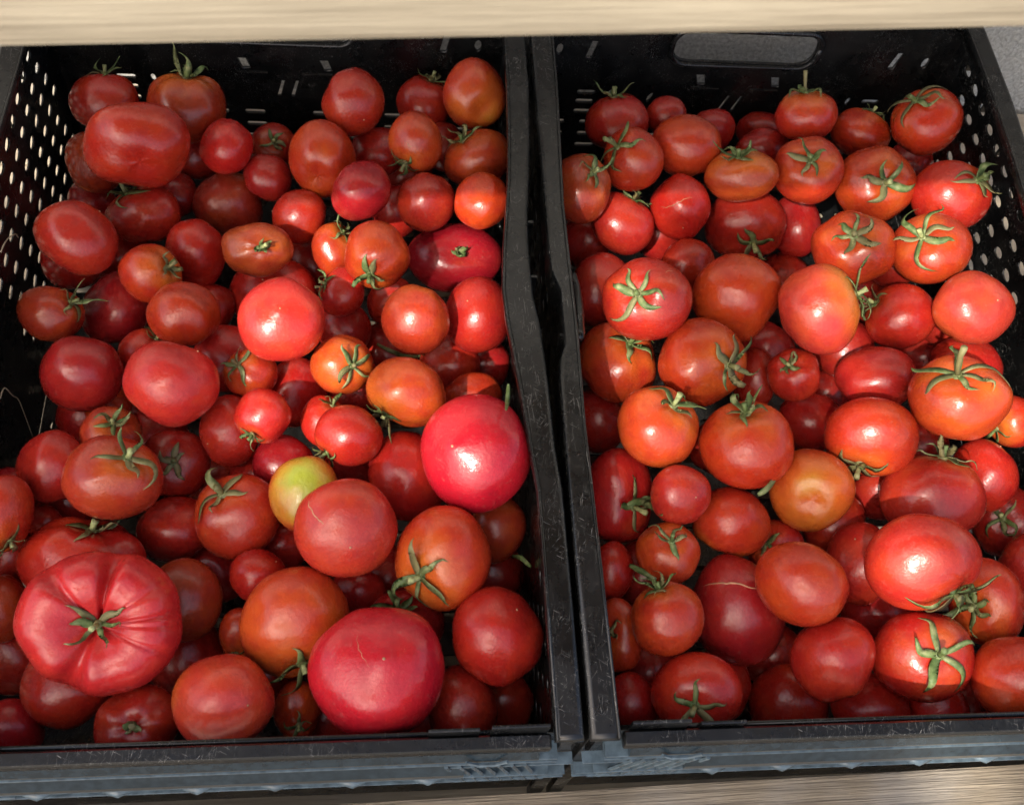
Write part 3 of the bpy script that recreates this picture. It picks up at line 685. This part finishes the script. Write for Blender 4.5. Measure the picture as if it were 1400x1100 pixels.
(503,-0.2320,0.1560,-0.1380,0.0224,1.000,1.000,'dr',-0.53,-0.76,-0.38,0,'deep shaded tomato in the gap below the long-calyx orange-red one'),
(504,-0.2740,0.5220,-0.1140,0.0234,1.000,1.000,'dr',-0.61,0.09,-0.79,0,'deep shaded tomato between the broad far-left one and the small round red one'),
(505,-0.0376,0.3240,-0.1350,0.0241,1.000,1.000,'dr',0.99,-0.00,-0.14,0,'deep shaded tomato against the divider under the red one there, mid left crate'),
(506,-0.3639,0.1560,-0.1020,0.0226,1.000,1.000,'dr',0.38,0.02,-0.93,0,'deep shaded tomato at the left picture edge under the cut-off orange one'),
(507,-0.0378,0.1440,-0.1260,0.0243,1.000,1.000,'dr',-0.90,0.28,-0.34,0,'deep shaded tomato against the divider above the round red one'),
(508,-0.0880,0.0420,-0.1140,0.0228,1.000,1.000,'dr',0.92,0.33,-0.22,0,'deep shaded tomato at the front rim right of the largest pink one'),
(509,-0.1120,0.1500,-0.1380,0.0227,1.000,1.000,'dr',0.90,-0.32,-0.30,0,'deep shaded tomato between the cracked pinkish one and the spread green calyx'),
(510,-0.1780,0.4200,-0.1410,0.0251,1.000,1.000,'dr',0.36,0.88,-0.30,0,'deep shaded tomato right of the flattish brown-orange one'),
(512,-0.1480,0.0480,-0.1230,0.0254,1.000,1.000,'dr',-0.81,0.13,-0.58,0,'deep shaded tomato at the front rim left under the largest pink one'),
(513,-0.1360,0.2280,-0.1020,0.0230,1.000,1.000,'dr',0.71,0.70,0.04,0,"deep shaded tomato right of the green-shouldered one's top"),
(514,-0.3280,0.4260,-0.1290,0.0241,1.000,1.000,'dr',-1.00,0.06,-0.01,0,'deep shaded tomato between the left-wall red one and the small orange one'),
(515,-0.3520,0.3960,-0.0960,0.0242,1.000,1.000,'dr',0.26,0.39,-0.88,0,'deep shaded tomato left of the large mottled orange-red one'),
(517,-0.2860,0.2640,-0.1350,0.0258,1.000,1.000,'dr',-0.48,-0.53,-0.70,0,'deep shaded tomato between the largest pink one and the round red one'),
(518,-0.2380,0.2220,-0.1410,0.0218,1.000,1.000,'dr',-0.62,0.78,0.11,0,'deep shaded tomato right of the frayed dry calyx'),
(519,-0.1360,0.2880,-0.1050,0.0237,1.000,1.000,'dr',0.38,0.15,-0.91,0,'deep shaded tomato above the long calyx of the orange-red one'),
(520,-0.3340,0.1980,-0.1140,0.0220,1.000,1.000,'dr',0.24,0.78,-0.58,0,'deep shaded tomato under the small sunlit one with curled sepals'),
(521,-0.3340,0.2760,-0.1320,0.0225,1.000,1.000,'dr',-0.26,0.90,0.36,0,'deep shaded tomato left under the big brown-orange one'),
(522,-0.1900,0.0780,-0.1140,0.0217,1.000,1.000,'dr',-0.35,0.88,-0.32,0,'deep shaded tomato below the dark crimson one at the left wall'),
(523,-0.0640,0.5220,-0.0990,0.0212,1.000,1.000,'dr',-0.88,-0.18,-0.43,0,'deep shaded tomato between the orange-pink front one and the large mottled one'),
(525,-0.0940,0.5160,-0.1260,0.0214,1.000,1.000,'dr',-0.77,0.64,0.07,0,'deep shaded tomato above left of the pale glowing tomato'),
(600,0.3060,0.0356,-0.0900,0.0221,1.000,1.000,'dr',-0.49,0.69,-0.53,0,'deep shaded tomato at front rim under the lower right cut-off orange one'),
(601,0.2580,0.1980,-0.1080,0.0210,1.000,1.000,'dr',0.16,0.86,-0.48,0,'deep shaded tomato right of the yellow-orange one in the right crate'),
(602,0.2400,0.1080,-0.1200,0.0251,1.000,1.000,'dr',0.09,0.95,-0.28,0,'deep shaded tomato left under the brightest red one'),
(603,0.3000,0.0389,-0.1350,0.0254,1.000,1.000,'dr',0.91,0.36,-0.23,0,'deep shaded tomato at front rim between small red and cut-off orange ones'),
(605,0.2520,0.3180,-0.0960,0.0235,1.000,1.000,'dr',-0.26,0.93,0.25,0,'deep shaded tomato right under the sunlit yellow-shouldered one'),
(606,0.1680,0.0900,-0.1530,0.0228,1.000,1.000,'dr',0.67,-0.30,-0.68,0,'deep shaded tomato left of the plain oval red one'),
(607,0.2340,0.4200,-0.1440,0.0247,1.000,1.000,'dr',0.43,-0.31,-0.85,0,'deep shaded tomato between the large plain orange-red one and dark star calyx'),
(609,0.3420,0.3420,-0.0900,0.0215,1.000,1.000,'dr',0.79,-0.60,-0.14,0,'deep shaded tomato between the plain red one and the pinkish orange one'),
(611,0.2520,0.0374,-0.1320,0.0239,1.000,1.000,'dr',0.24,0.71,-0.67,0,'deep shaded tomato at front rim left of the small red one'),
(612,0.0720,0.0373,-0.1170,0.0238,1.000,1.000,'dr',0.31,0.90,-0.32,0,'deep shaded tomato at front rim left under the star-calyx red one'),
(613,0.0720,0.0780,-0.1380,0.0238,1.000,1.000,'dr',0.23,-0.39,-0.89,0,"deep shaded tomato under the round orange-red one near the divider's near end"),
(614,0.3360,0.3300,-0.1320,0.0246,1.000,1.000,'dr',0.74,0.60,-0.32,0,'deep shaded tomato left above the glossy one with tall pale stem'),
(615,0.3120,0.4020,-0.0900,0.0231,1.000,1.000,'dr',0.85,-0.40,-0.34,0,'deep shaded tomato left below the one with long pale sepals'),
(616,0.1200,0.4440,-0.1110,0.0241,1.000,1.000,'dr',-0.75,0.63,-0.18,0,'deep shaded tomato left of the speckled and scratched red ones'),
(617,0.2040,0.3420,-0.1350,0.0242,1.000,1.000,'dr',0.64,0.71,0.30,0,'deep shaded tomato under the large plain orange-red one'),
(618,0.2520,0.3000,-0.1380,0.0233,1.000,1.000,'dr',-0.43,0.83,-0.36,0,'deep shaded tomato right of the small one with dark star calyx'),
(619,0.3000,0.3900,-0.1320,0.0221,1.000,1.000,'dr',0.76,0.56,0.33,0,'deep shaded tomato right above the sunlit yellow-shouldered one'),
(621,0.2160,0.1740,-0.1080,0.0233,1.000,1.000,'dr',0.44,-0.68,-0.59,0,'deep shaded tomato right below the yellow-orange one in the right crate'),
(622,0.0720,0.1380,-0.1140,0.0256,1.000,1.000,'dr',0.29,-0.49,-0.82,0,'deep shaded tomato left below the small calyx-topped one near the divider'),
(624,0.3180,0.2520,-0.1410,0.0238,1.000,1.000,'dr',0.19,0.98,-0.02,0,'deep shaded tomato above the wide red one in the right crate'),
(625,0.1320,0.2280,-0.0900,0.0211,1.000,1.000,'dr',0.37,-0.57,-0.73,0,'deep shaded tomato between the orange pair at mid right crate'),
]
TONE = {   # ripe colour and how far the paler shoulder reaches
    'dr': ((0.34, 0.015, 0.012), 0.30), 'rd': ((0.39, 0.017, 0.012), 0.34), 'cr': ((0.31, 0.010, 0.015), 0.15),
    'pk': ((0.41, 0.018, 0.020), 0.20), 'ps': ((0.43, 0.026, 0.020), 0.28), 'cp': ((0.41, 0.010, 0.019), 0.24),
    'or': ((0.40, 0.029, 0.011), 0.46), 'os': ((0.44, 0.038, 0.012), 0.54), 'ot': ((0.44, 0.044, 0.016), 0.55),
    'br': ((0.31, 0.032, 0.013), 0.46), 'oy': ((0.42, 0.046, 0.013), 0.62), 'sp': ((0.47, 0.032, 0.022), 0.72),
    'gn': ((0.43, 0.045, 0.013), 0.72), 'bf': ((0.44, 0.019, 0.024), 0.10), 'bt': ((0.49, 0.026, 0.014), 0.35),
}
SCARS = {   # fine cracks, in units of the radius: (right, up) seen from the front
    50: [([(-0.72, 0.58), (-0.70, 0.42), (-0.60, 0.25), (-0.48, 0.12), (-0.40, 0.05)], 0.016)],
    118: [([(-0.70, 0.02), (-0.45, -0.02), (-0.1, 0.10), (0.2, 0.26), (0.55, 0.30)], 0.016)],
    158: [([(-0.75, 0.42), (-0.4, 0.46), (-0.05, 0.46), (0.3, 0.38), (0.62, 0.30)], 0.022)],
    73: [([(-0.30, 0.78), (-0.28, 0.55), (-0.26, 0.35), (-0.12, 0.12), (-0.02, -0.02)], 0.008), ([(-0.36, 0.32), (-0.45, 0.22), (-0.53, 0.12)], 0.006), ([(0.04, 0.52), (0.30, 0.60), (0.42, 0.50)], 0.005)],
    123: [([(0.35, 0.55), (0.5, 0.68), (0.65, 0.62)], 0.010)],
    119: [([(0.45, 0.75), (0.75, 0.5), (0.88, 0.2)], 0.008)],
    14: [([(-0.35, 0.05), (-0.25, -0.1), (-0.1, -0.15)], 0.02)],
    33: [([(-0.1, 0.75), (-0.3, 0.5)], 0.006)],
}
class Fruit:
    def __init__(s, key, r, a, b, stem, tone, rs):
        s.rs = rs
        s.r = r
        z = Vector(stem).normalized()
        x = z.orthogonal().normalized()
        x = (Matrix.Rotation(rs.uniform(0, 6.28), 3, z) @ x)
        if key == 76: x = (R_ - z * R_.dot(z)).normalized()
        y = z.cross(x)
        s.B = np.array([list(x), list(y), list(z)])            # rows: fruit axes in the scene
        s.n = rs.choice([3, 4, 5, 5, 6]); s.ph = rs.uniform(0, 6.28)
        s.lobe = rs.uniform(0.008, 0.035); s.h = rs.uniform(0.84, 0.97); s.dim = rs.uniform(0.08, 0.16)
        s.low = [(np.array([rs.gauss(0, 1) for _ in range(3)]), rs.uniform(0, 6.28), rs.uniform(0.009, 0.026)) for _ in range(5)]
        s.flat = []
        for _ in range(3):
            q = np.array([rs.gauss(0, 1) for _ in range(3)]); s.flat.append((q / np.linalg.norm(q), rs.uniform(0.91, 0.98)))
        s.mid = [(np.array([rs.gauss(0, 1) for _ in range(3)]), rs.uniform(0, 6.28), rs.uniform(0.002, 0.007)) for _ in range(4)]
        s.beef = key == 76
        if tone == 'gn': s.dim, s.lobe = 0.02, 0.008
        if s.beef: s.lobe, s.h, s.dim, s.n = 0.06, 0.66, 0.34, 9
        if key in (2, 46, 79): s.lobe, s.dim, s.n = 0.06, 0.2, 5
        if key in (152, 3): s.lobe, s.n = 0.05, 4
        if key == 3: s.dim, s.h = 0.16, 0.80
        s.tip = 0.05 if tone in ('cp', 'pk', 'sp') else rs.uniform(-0.02, 0.03)
        s.E = np.array([list(R_), list(U_), list(-F_)])
        s.S = np.eye(3)
        # fit the outline seen from the front to the wanted half width and half height
        th, ph = np.meshgrid(np.linspace(0, math.pi, 30), np.linspace(0, 2 * math.pi, 48, endpoint=False), indexing='ij')
        p = s.unit(th.ravel(), ph.ravel()) @ s.B
        q = p @ s.E.T
        ex = (q[:, 0].max() - q[:, 0].min()) / 2; ey = (q[:, 1].max() - q[:, 1].min()) / 2
        s.off = np.array([(q[:, 0].max() + q[:, 0].min()) / 2, (q[:, 1].max() + q[:, 1].min()) / 2, 0]) @ s.E
        s.S = s.E.T @ np.diag([r * a / ex, r * b / ey, r * 0.97]) @ s.E
    def unit(s, th, ph):
        st, ct = np.sin(th), np.cos(th)
        w = np.exp(-((th - 0.75) / 0.75) ** 2)
        lob = s.lobe * np.cos(s.n * ph + s.ph) * w
        if s.beef:
            crease = 0
            for k, (ang, dep, wd) in enumerate(((1.38, 0.50, 0.12), (0.58, 0.075, 0.07), (0.14, 0.10, 0.045), (-0.02, 0.05, 0.04), (-0.42, 0.06, 0.06), (2.30, 0.17, 0.13), (-1.95, 0.34, 0.20))):
                dlt = (ph - ang + math.pi) % (2 * math.pi) - math.pi
                crease = crease + dep * np.exp(-(dlt / wd) ** 2)
            lob = lob * 0.25 + 0.05 * np.cos(2 * (ph - 2.9)) - crease * np.exp(-((th - 0.62) / 0.66) ** 2)
        rad = 1 + lob
        x = rad * st * np.cos(ph); y = rad * st * np.sin(ph)
        z = s.h * ct * (1 + (0.9 if s.beef else 0.4) * lob)
        z = z - s.dim * np.exp(-(th / 0.36) ** 2) + (0.0 if not s.beef else 0.10 * np.exp(-((th - 0.95) / 0.4) ** 2))
        z = z - s.tip * np.exp(-((math.pi - th) / 0.22) ** 2) + 0.05 * np.exp(-((math.pi - th) / 0.6) ** 2)
        p = np.stack([x, y, z], -1)
        d = p / (np.linalg.norm(p, axis=-1, keepdims=True) + 1e-9)
        bumpy = sum(am * np.sin(1.9 * (d @ v) + f) for v, f, am in s.low)
        bumpy = bumpy + sum(am * np.sin(4.2 * (d @ v) + f) for v, f, am in s.mid)
        p = p * (1 + bumpy)[..., None]
        if not s.beef:
            for q, lim in s.flat:          # sides pressed a little flat
                hgt = p @ q
                over = np.maximum(hgt - lim + 0.03, 0)
                p = p - (over - 0.35 * over - 0.03 * over / (over + 0.03))[..., None].clip(0) * q
        return p
    def at(s, th, ph, lift=0.0):
        p = s.unit(np.atleast_1d(th), np.atleast_1d(ph)) @ s.B - s.off
        p = p @ s.S.T
        if np.any(lift): p = p + (s.B[2] * s.r)[None] * np.reshape(lift, (-1, 1))
        return p
    def mesh(s, name):
        NT, NP = (64, 150) if s.beef else (40, 56)
        th = np.linspace(0.0, math.pi, NT + 1)
        th = th * 0.86 + 0.14 * math.pi * (th / math.pi) ** 1.6
        ph = np.linspace(0, 2 * math.pi, NP, endpoint=False)
        T, P = np.meshgrid(th[1:-1], ph, indexing='ij')
        T = np.concatenate([[0.0], T.ravel(), [math.pi]]); P = np.concatenate([[0.0], P.ravel(), [0.0]])
        v = s.at(T, P)
        f = []
        for k in range(NP): f.append((0, 1 + k, 1 + (k + 1) % NP))
        for i in range(NT - 2):
            for k in range(NP):
                a = 1 + i * NP + k; b = 1 + i * NP + (k + 1) % NP
                f.append((a, a + NP, b + NP, b))
        last = len(T) - 1; o = 1 + (NT - 2) * NP
        for k in range(NP): f.append((last, o + (k + 1) % NP, o + k))
        me = bpy.data.meshes.new(name)
        me.from_pydata(v.tolist(), [], f)
        me.polygons.foreach_set('use_smooth', [True] * len(me.polygons))
        at = me.attributes.new('fruit_pos', 'FLOAT_VECTOR', 'POINT')
        u = s.unit(T, P)
        at.data.foreach_set('vector', u.astype(np.float32).ravel())
        me.update()
        return me

def sepal(fr, ph, length, width, lift, curl, twist, name, parent):
    rs = fr.rs
    n = 12
    verts = []; faces = []
    t = np.linspace(0, 1, n)
    th = 0.05 + t * length
    wv, wf = rs.uniform(0, 6.28), rs.uniform(0.6, 1.3)
    phs = ph + twist * t ** 2 + 0.16 * np.sin(6.28 * wf * t + wv) * t
    lf = 0.035 + lift * t ** 2 + 0.10 * t * np.sin(6.28 * wf * t + 2 * wv) * (1 if lift > 0.1 else 0.2) - curl * np.clip(t - 0.6, 0, 1) ** 2 * 3
    lf = np.maximum(lf, 0.02)
    c = fr.at(th, phs, lf)
    for k in range(n):
        a = Vector(c[min(k + 1, n - 1)] - c[max(k - 1, 0)]).normalized()
        up = Vector(c[k] + fr.B[2] * fr.r * 0.3).normalized()
        sd = a.cross(up)
        if sd.length < 1e-6: sd = a.orthogonal()
        sd.normalize(); nn = sd.cross(a)
        w = width * fr.r * (math.sin(math.pi * min(1, 0.20 + 0.80 * t[k])) ** 0.9 * (1 - 0.25 * t[k]) + 0.03)
        if k == n - 1: w *= 0.3
        p = Vector(c[k])
        th_ = 0.007 * fr.r
        roll = math.sin(3 * t[k]) * 0.25 * w
        verts += [p - sd * w + nn * (roll + 0.28 * w), p + nn * th_ * 0.4 - nn * 0.12 * w, p + sd * w + nn * (0.34 * w), p - nn * (th_ + 0.12 * w)]
    for k in range(n - 1):
        for j in range(4):
            faces.append([4 * k + j, 4 * k + (j + 1) % 4, 4 * k + 4 + (j + 1) % 4, 4 * k + 4 + j])
    faces.append([3, 2, 1, 0]); faces.append([4 * n - 4, 4 * n - 3, 4 * n - 2, 4 * n - 1])
    return mesh_obj(name, verts, faces, CALYX, parent, True)

BIG_SEPALS = {137: 1.0, 131: 0.95, 113: 0.95, 102: 0.9, 68: 0.8, 145: 0.85, 48: 0.75, 109: 0.7, 123: 0.75, 165: 0.8, 160: 0.75, 114: 0.72, 46: 0.5, 76: 0.34, 57: 0.12, 25: 0.25, 79: 0.2, 3: 0.1, 36: 0.8, 53: 0.8}
for (key, x, y, z, r, fa, fb_, tone, sx, sy, sz, cal, label) in ROWS:
    rs = random.Random(key * 7 + 3)
    fr = Fruit(key, r, fa, fb_, (sx, sy, sz), tone, rs)
    me = fr.mesh('tomato')
    base, reach = TONE[tone]
    k = rs.uniform(0.88, 1.12)
    o = bpy.data.objects.new('tomato', me)
    o.location = (x, y, z)
    o.color = (base[0] * k, base[1] * rs.uniform(0.8, 1.25), base[2] * rs.uniform(0.85, 1.15), max(0.0, reach + rs.uniform(-0.1, 0.12)))
    me.materials.append(SKIN_GREEN if tone == 'gn' else SKIN_ORANGE if tone in ('or', 'os', 'oy', 'sp', 'br', 'ot') else SKIN_RED)
    link(o)
    tag(o, label, 'tomato', 'tomatoes in the left crate' if x < 0 else 'tomatoes in the right crate')
    for path, wd in SCARS.get(key, []):
        pts = []
        for i in range(len(path) * 4 - 3):
            a, b = divmod(i, 4); a1 = min(a + 1, len(path) - 1)
            u = path[a][0] + (path[a1][0] - path[a][0]) * b / 4 + rs.uniform(-0.012, 0.012)
            v_ = path[a][1] + (path[a1][1] - path[a][1]) * b / 4 + rs.uniform(-0.012, 0.012)
            pts.append((u, v_))
        # drop the crack on the skin: nearest vertex direction by ray from the front
        co = np.empty(len(me.vertices) * 3, np.float32); me.vertices.foreach_get('co', co); co = co.reshape(-1, 3)
        bmx = bmesh.new(); bmx.from_mesh(me)
        from mathutils.bvhtree import BVHTree
        bv = BVHTree.FromBMesh(bmx)
        vd = (CAM - Vector((x, y, z))).normalized()
        P3 = []
        for u, v_ in pts:
            st = R_ * (u * r * fa) + U_ * (v_ * r * fb_) + vd * (3 * r)
            hit = bv.ray_cast(st, -vd)
            if hit[0] is not None: P3.append(hit[0] - hit[1] * (0.0002 if hit[1].dot(vd) > 0 else -0.0002))
        bmx.free()
        if len(P3) > 3:
            n = len(P3)
            MB().tube(P3, [wd * r * (0.35 + 0.65 * math.sin(math.pi * (q + 0.5) / n)) for q in range(n)], 5).build('healed_crack', SCAR, o, smooth=True)
    if (cal or key in BIG_SEPALS) and key != 3:
        ln = BIG_SEPALS.get(key, rs.uniform(0.48, 0.72))
        cx = MB()
        pole = fr.at(0.0, 0.0)[0]
        ax = Vector(fr.B[2])
        # button of the calyx
        nb = 10
        pts = [Vector(pole) + ax * (q * r) for q in (-0.03, 0.01, 0.045, 0.06)]
        kb = 0.55 if key == 76 else 1.0
        cx.tube(pts, [0.11 * r * kb, 0.13 * r * kb, 0.10 * r * kb, 0.05 * r * kb], nb)
        cal_o = cx.build('calyx', CALYX, o, smooth=True)
        ns = rs.choice([5, 5, 6, 6]); p0 = rs.uniform(0, 6.28)
        if key in (57, 25, 79, 3): ns = 4
        for q in range(ns):
            sepal(fr, p0 + 6.283 * q / ns + rs.uniform(-0.25, 0.25), ln * rs.uniform(0.75, 1.25) * (1.25 if key in (131, 113, 145, 137) and q % 3 == 0 else 1),
                  rs.uniform(0.055, 0.112) * (0.55 if key == 76 else 1.0), max(0.0, rs.gauss(0.26, 0.26)), max(0.0, rs.gauss(0.16, 0.2)), rs.uniform(-0.6, 0.6), 'sepal', cal_o)
        if key not in (57, 79, 3):
            sl_ = rs.uniform(0.10, 0.28)
            if key == 137: sl_ = 0.65
            if key in (102, 109): sl_ = 0.4
            bend = Vector((rs.uniform(-1, 1), rs.uniform(-1, 1), rs.uniform(-1, 1))) * 0.25
            pts = [Vector(pole) + (ax * t + bend * t * t) * (r * sl_ * 1.4) + ax * (0.04 * r) for t in (0, 0.35, 0.7, 1.0)]
            st = MB().tube(pts, [0.066 * r * kb, 0.055 * r * kb, 0.062 * r * kb, 0.074 * r * kb], 8)
            st.build('stem', STALK_END if rs.random() < 0.4 else CALYX, cal_o, smooth=True)
    elif tone in ('cp', 'pk', 'sp', 'ps', 'rd') and key < 500:
        # small dry blossom scar at the lower pole
        pole = Vector(fr.at(math.pi, 0.0)[0]); ax = -Vector(fr.B[2])
        MB().tube([pole - ax * 0.0006, pole + ax * 0.0003, pole + ax * 0.0006], [0.028 * r, 0.022 * r, 0.008 * r], 7).build('blossom_scar', SCAR, o, smooth=True)

# ---------------------------------------------------------------- dry bits on the left wall
def smooth_path(P, k=4):
    out = []
    P = [Vector(p) for p in P]
    for i in range(len(P) - 1):
        a, b, c, d = P[max(i - 1, 0)], P[i], P[i + 1], P[min(i + 2, len(P) - 1)]
        for j in range(k):
            t = j / k
            out.append(0.5 * ((2 * b) + (c - a) * t + (2 * a - 5 * b + 4 * c - d) * t * t + (3 * b - a - 3 * c + d) * t ** 3))
    return out + [P[-1]]
for P, lab in (([(-0.3835, 0.2701, -0.0936), (-0.3825, 0.2797, -0.0947), (-0.3815, 0.2817, -0.11), (-0.381, 0.2842, -0.1188), (-0.3825, 0.2836, -0.1367), (-0.3845, 0.2786, -0.1728)], 'dry pale tendril hanging on the left wall above the dark red tomatoes'),
               ([(-0.3845, 0.363, -0.0465), (-0.382, 0.3733, -0.0455), (-0.381, 0.386, -0.055), (-0.3845, 0.394, -0.0695)], 'thin curved dry tendril high on the perforated left wall')):
    pth = smooth_path(P)
    t = MB().tube(pth, [0.0006 * (1 - 0.5 * i / len(pth)) for i in range(len(pth))], 6).build('dry_tendril', DRY, smooth=True)
    tag(t, lab, 'tendril')

# ---------------------------------------------------------------- loose leaf scraps between the fruit
def blade(name, P, width, mat, label):
    pth = smooth_path(P, 4); n = len(pth); v = []; f = []
    for i, p in enumerate(pth):
        t = (pth[min(i + 1, n - 1)] - pth[max(i - 1, 0)]).normalized()
        sd = t.cross(-F_).normalized(); nn = sd.cross(t)
        w = width * (math.sin(math.pi * (0.12 + 0.85 * i / n)) ** 0.7)
        v += [p - sd * w + nn * 0.3 * w, p, p + sd * w + nn * 0.35 * w, p - nn * 0.0006]
    for i in range(n - 1):
        for j in range(4):
            f.append([4 * i + j, 4 * i + (j + 1) % 4, 4 * i + 4 + (j + 1) % 4, 4 * i + 4 + j])
    f += [[3, 2, 1, 0], [4 * n - 4, 4 * n - 3, 4 * n - 2, 4 * n - 1]]
    tag(mesh_obj(name, v, f, mat, None, True), label, 'leaf scrap')
SCRAPS = (
    ([(-0.0377, 0.1984, 0.0213), (-0.034, 0.2173, 0.0016), (-0.0344, 0.2215, 0.0131)], 0.0015, 'pale green leaf sliver standing between the divider and the big crimson-pink tomato'),
    ([(0.1337, 0.1639, -0.0328), (0.1394, 0.167, -0.0304), (0.1516, 0.1804, -0.0386)], 0.002, 'dark leaf scrap lying under the orange-red tomato with calyx on top'),
    ([(0.0516, 0.1693, -0.0602), (0.0593, 0.1725, -0.0615), (0.0702, 0.1747, -0.073), (0.0697, 0.1543, -0.0431)], 0.0026, 'dark leaf scrap beside the small plain red tomato near the divider'),
    ([(-0.1199, 0.3347, -0.1198), (-0.1085, 0.3278, -0.1196), (-0.0941, 0.3274, -0.1274), (-0.0838, 0.3067, -0.0893)], 0.0018, 'thin dark stalk below the glossy orange tomato, left crate'),
    ([(-0.0268, 0.1422, -0.0825), (-0.0227, 0.1358, -0.0687), (-0.0159, 0.13, -0.0711)], 0.0016, 'thin brown strand by the divider above the round red tomato'),
    ([(0.0498, 0.1293, -0.0682), (0.0575, 0.1216, -0.0616), (0.0649, 0.116, -0.0604)], 0.002, 'dark leaf tip beside the small calyx-topped tomato near the divider'),
)
for P, wd, lab in SCRAPS:
    blade('leaf_scrap', P, wd, CALYX, lab)
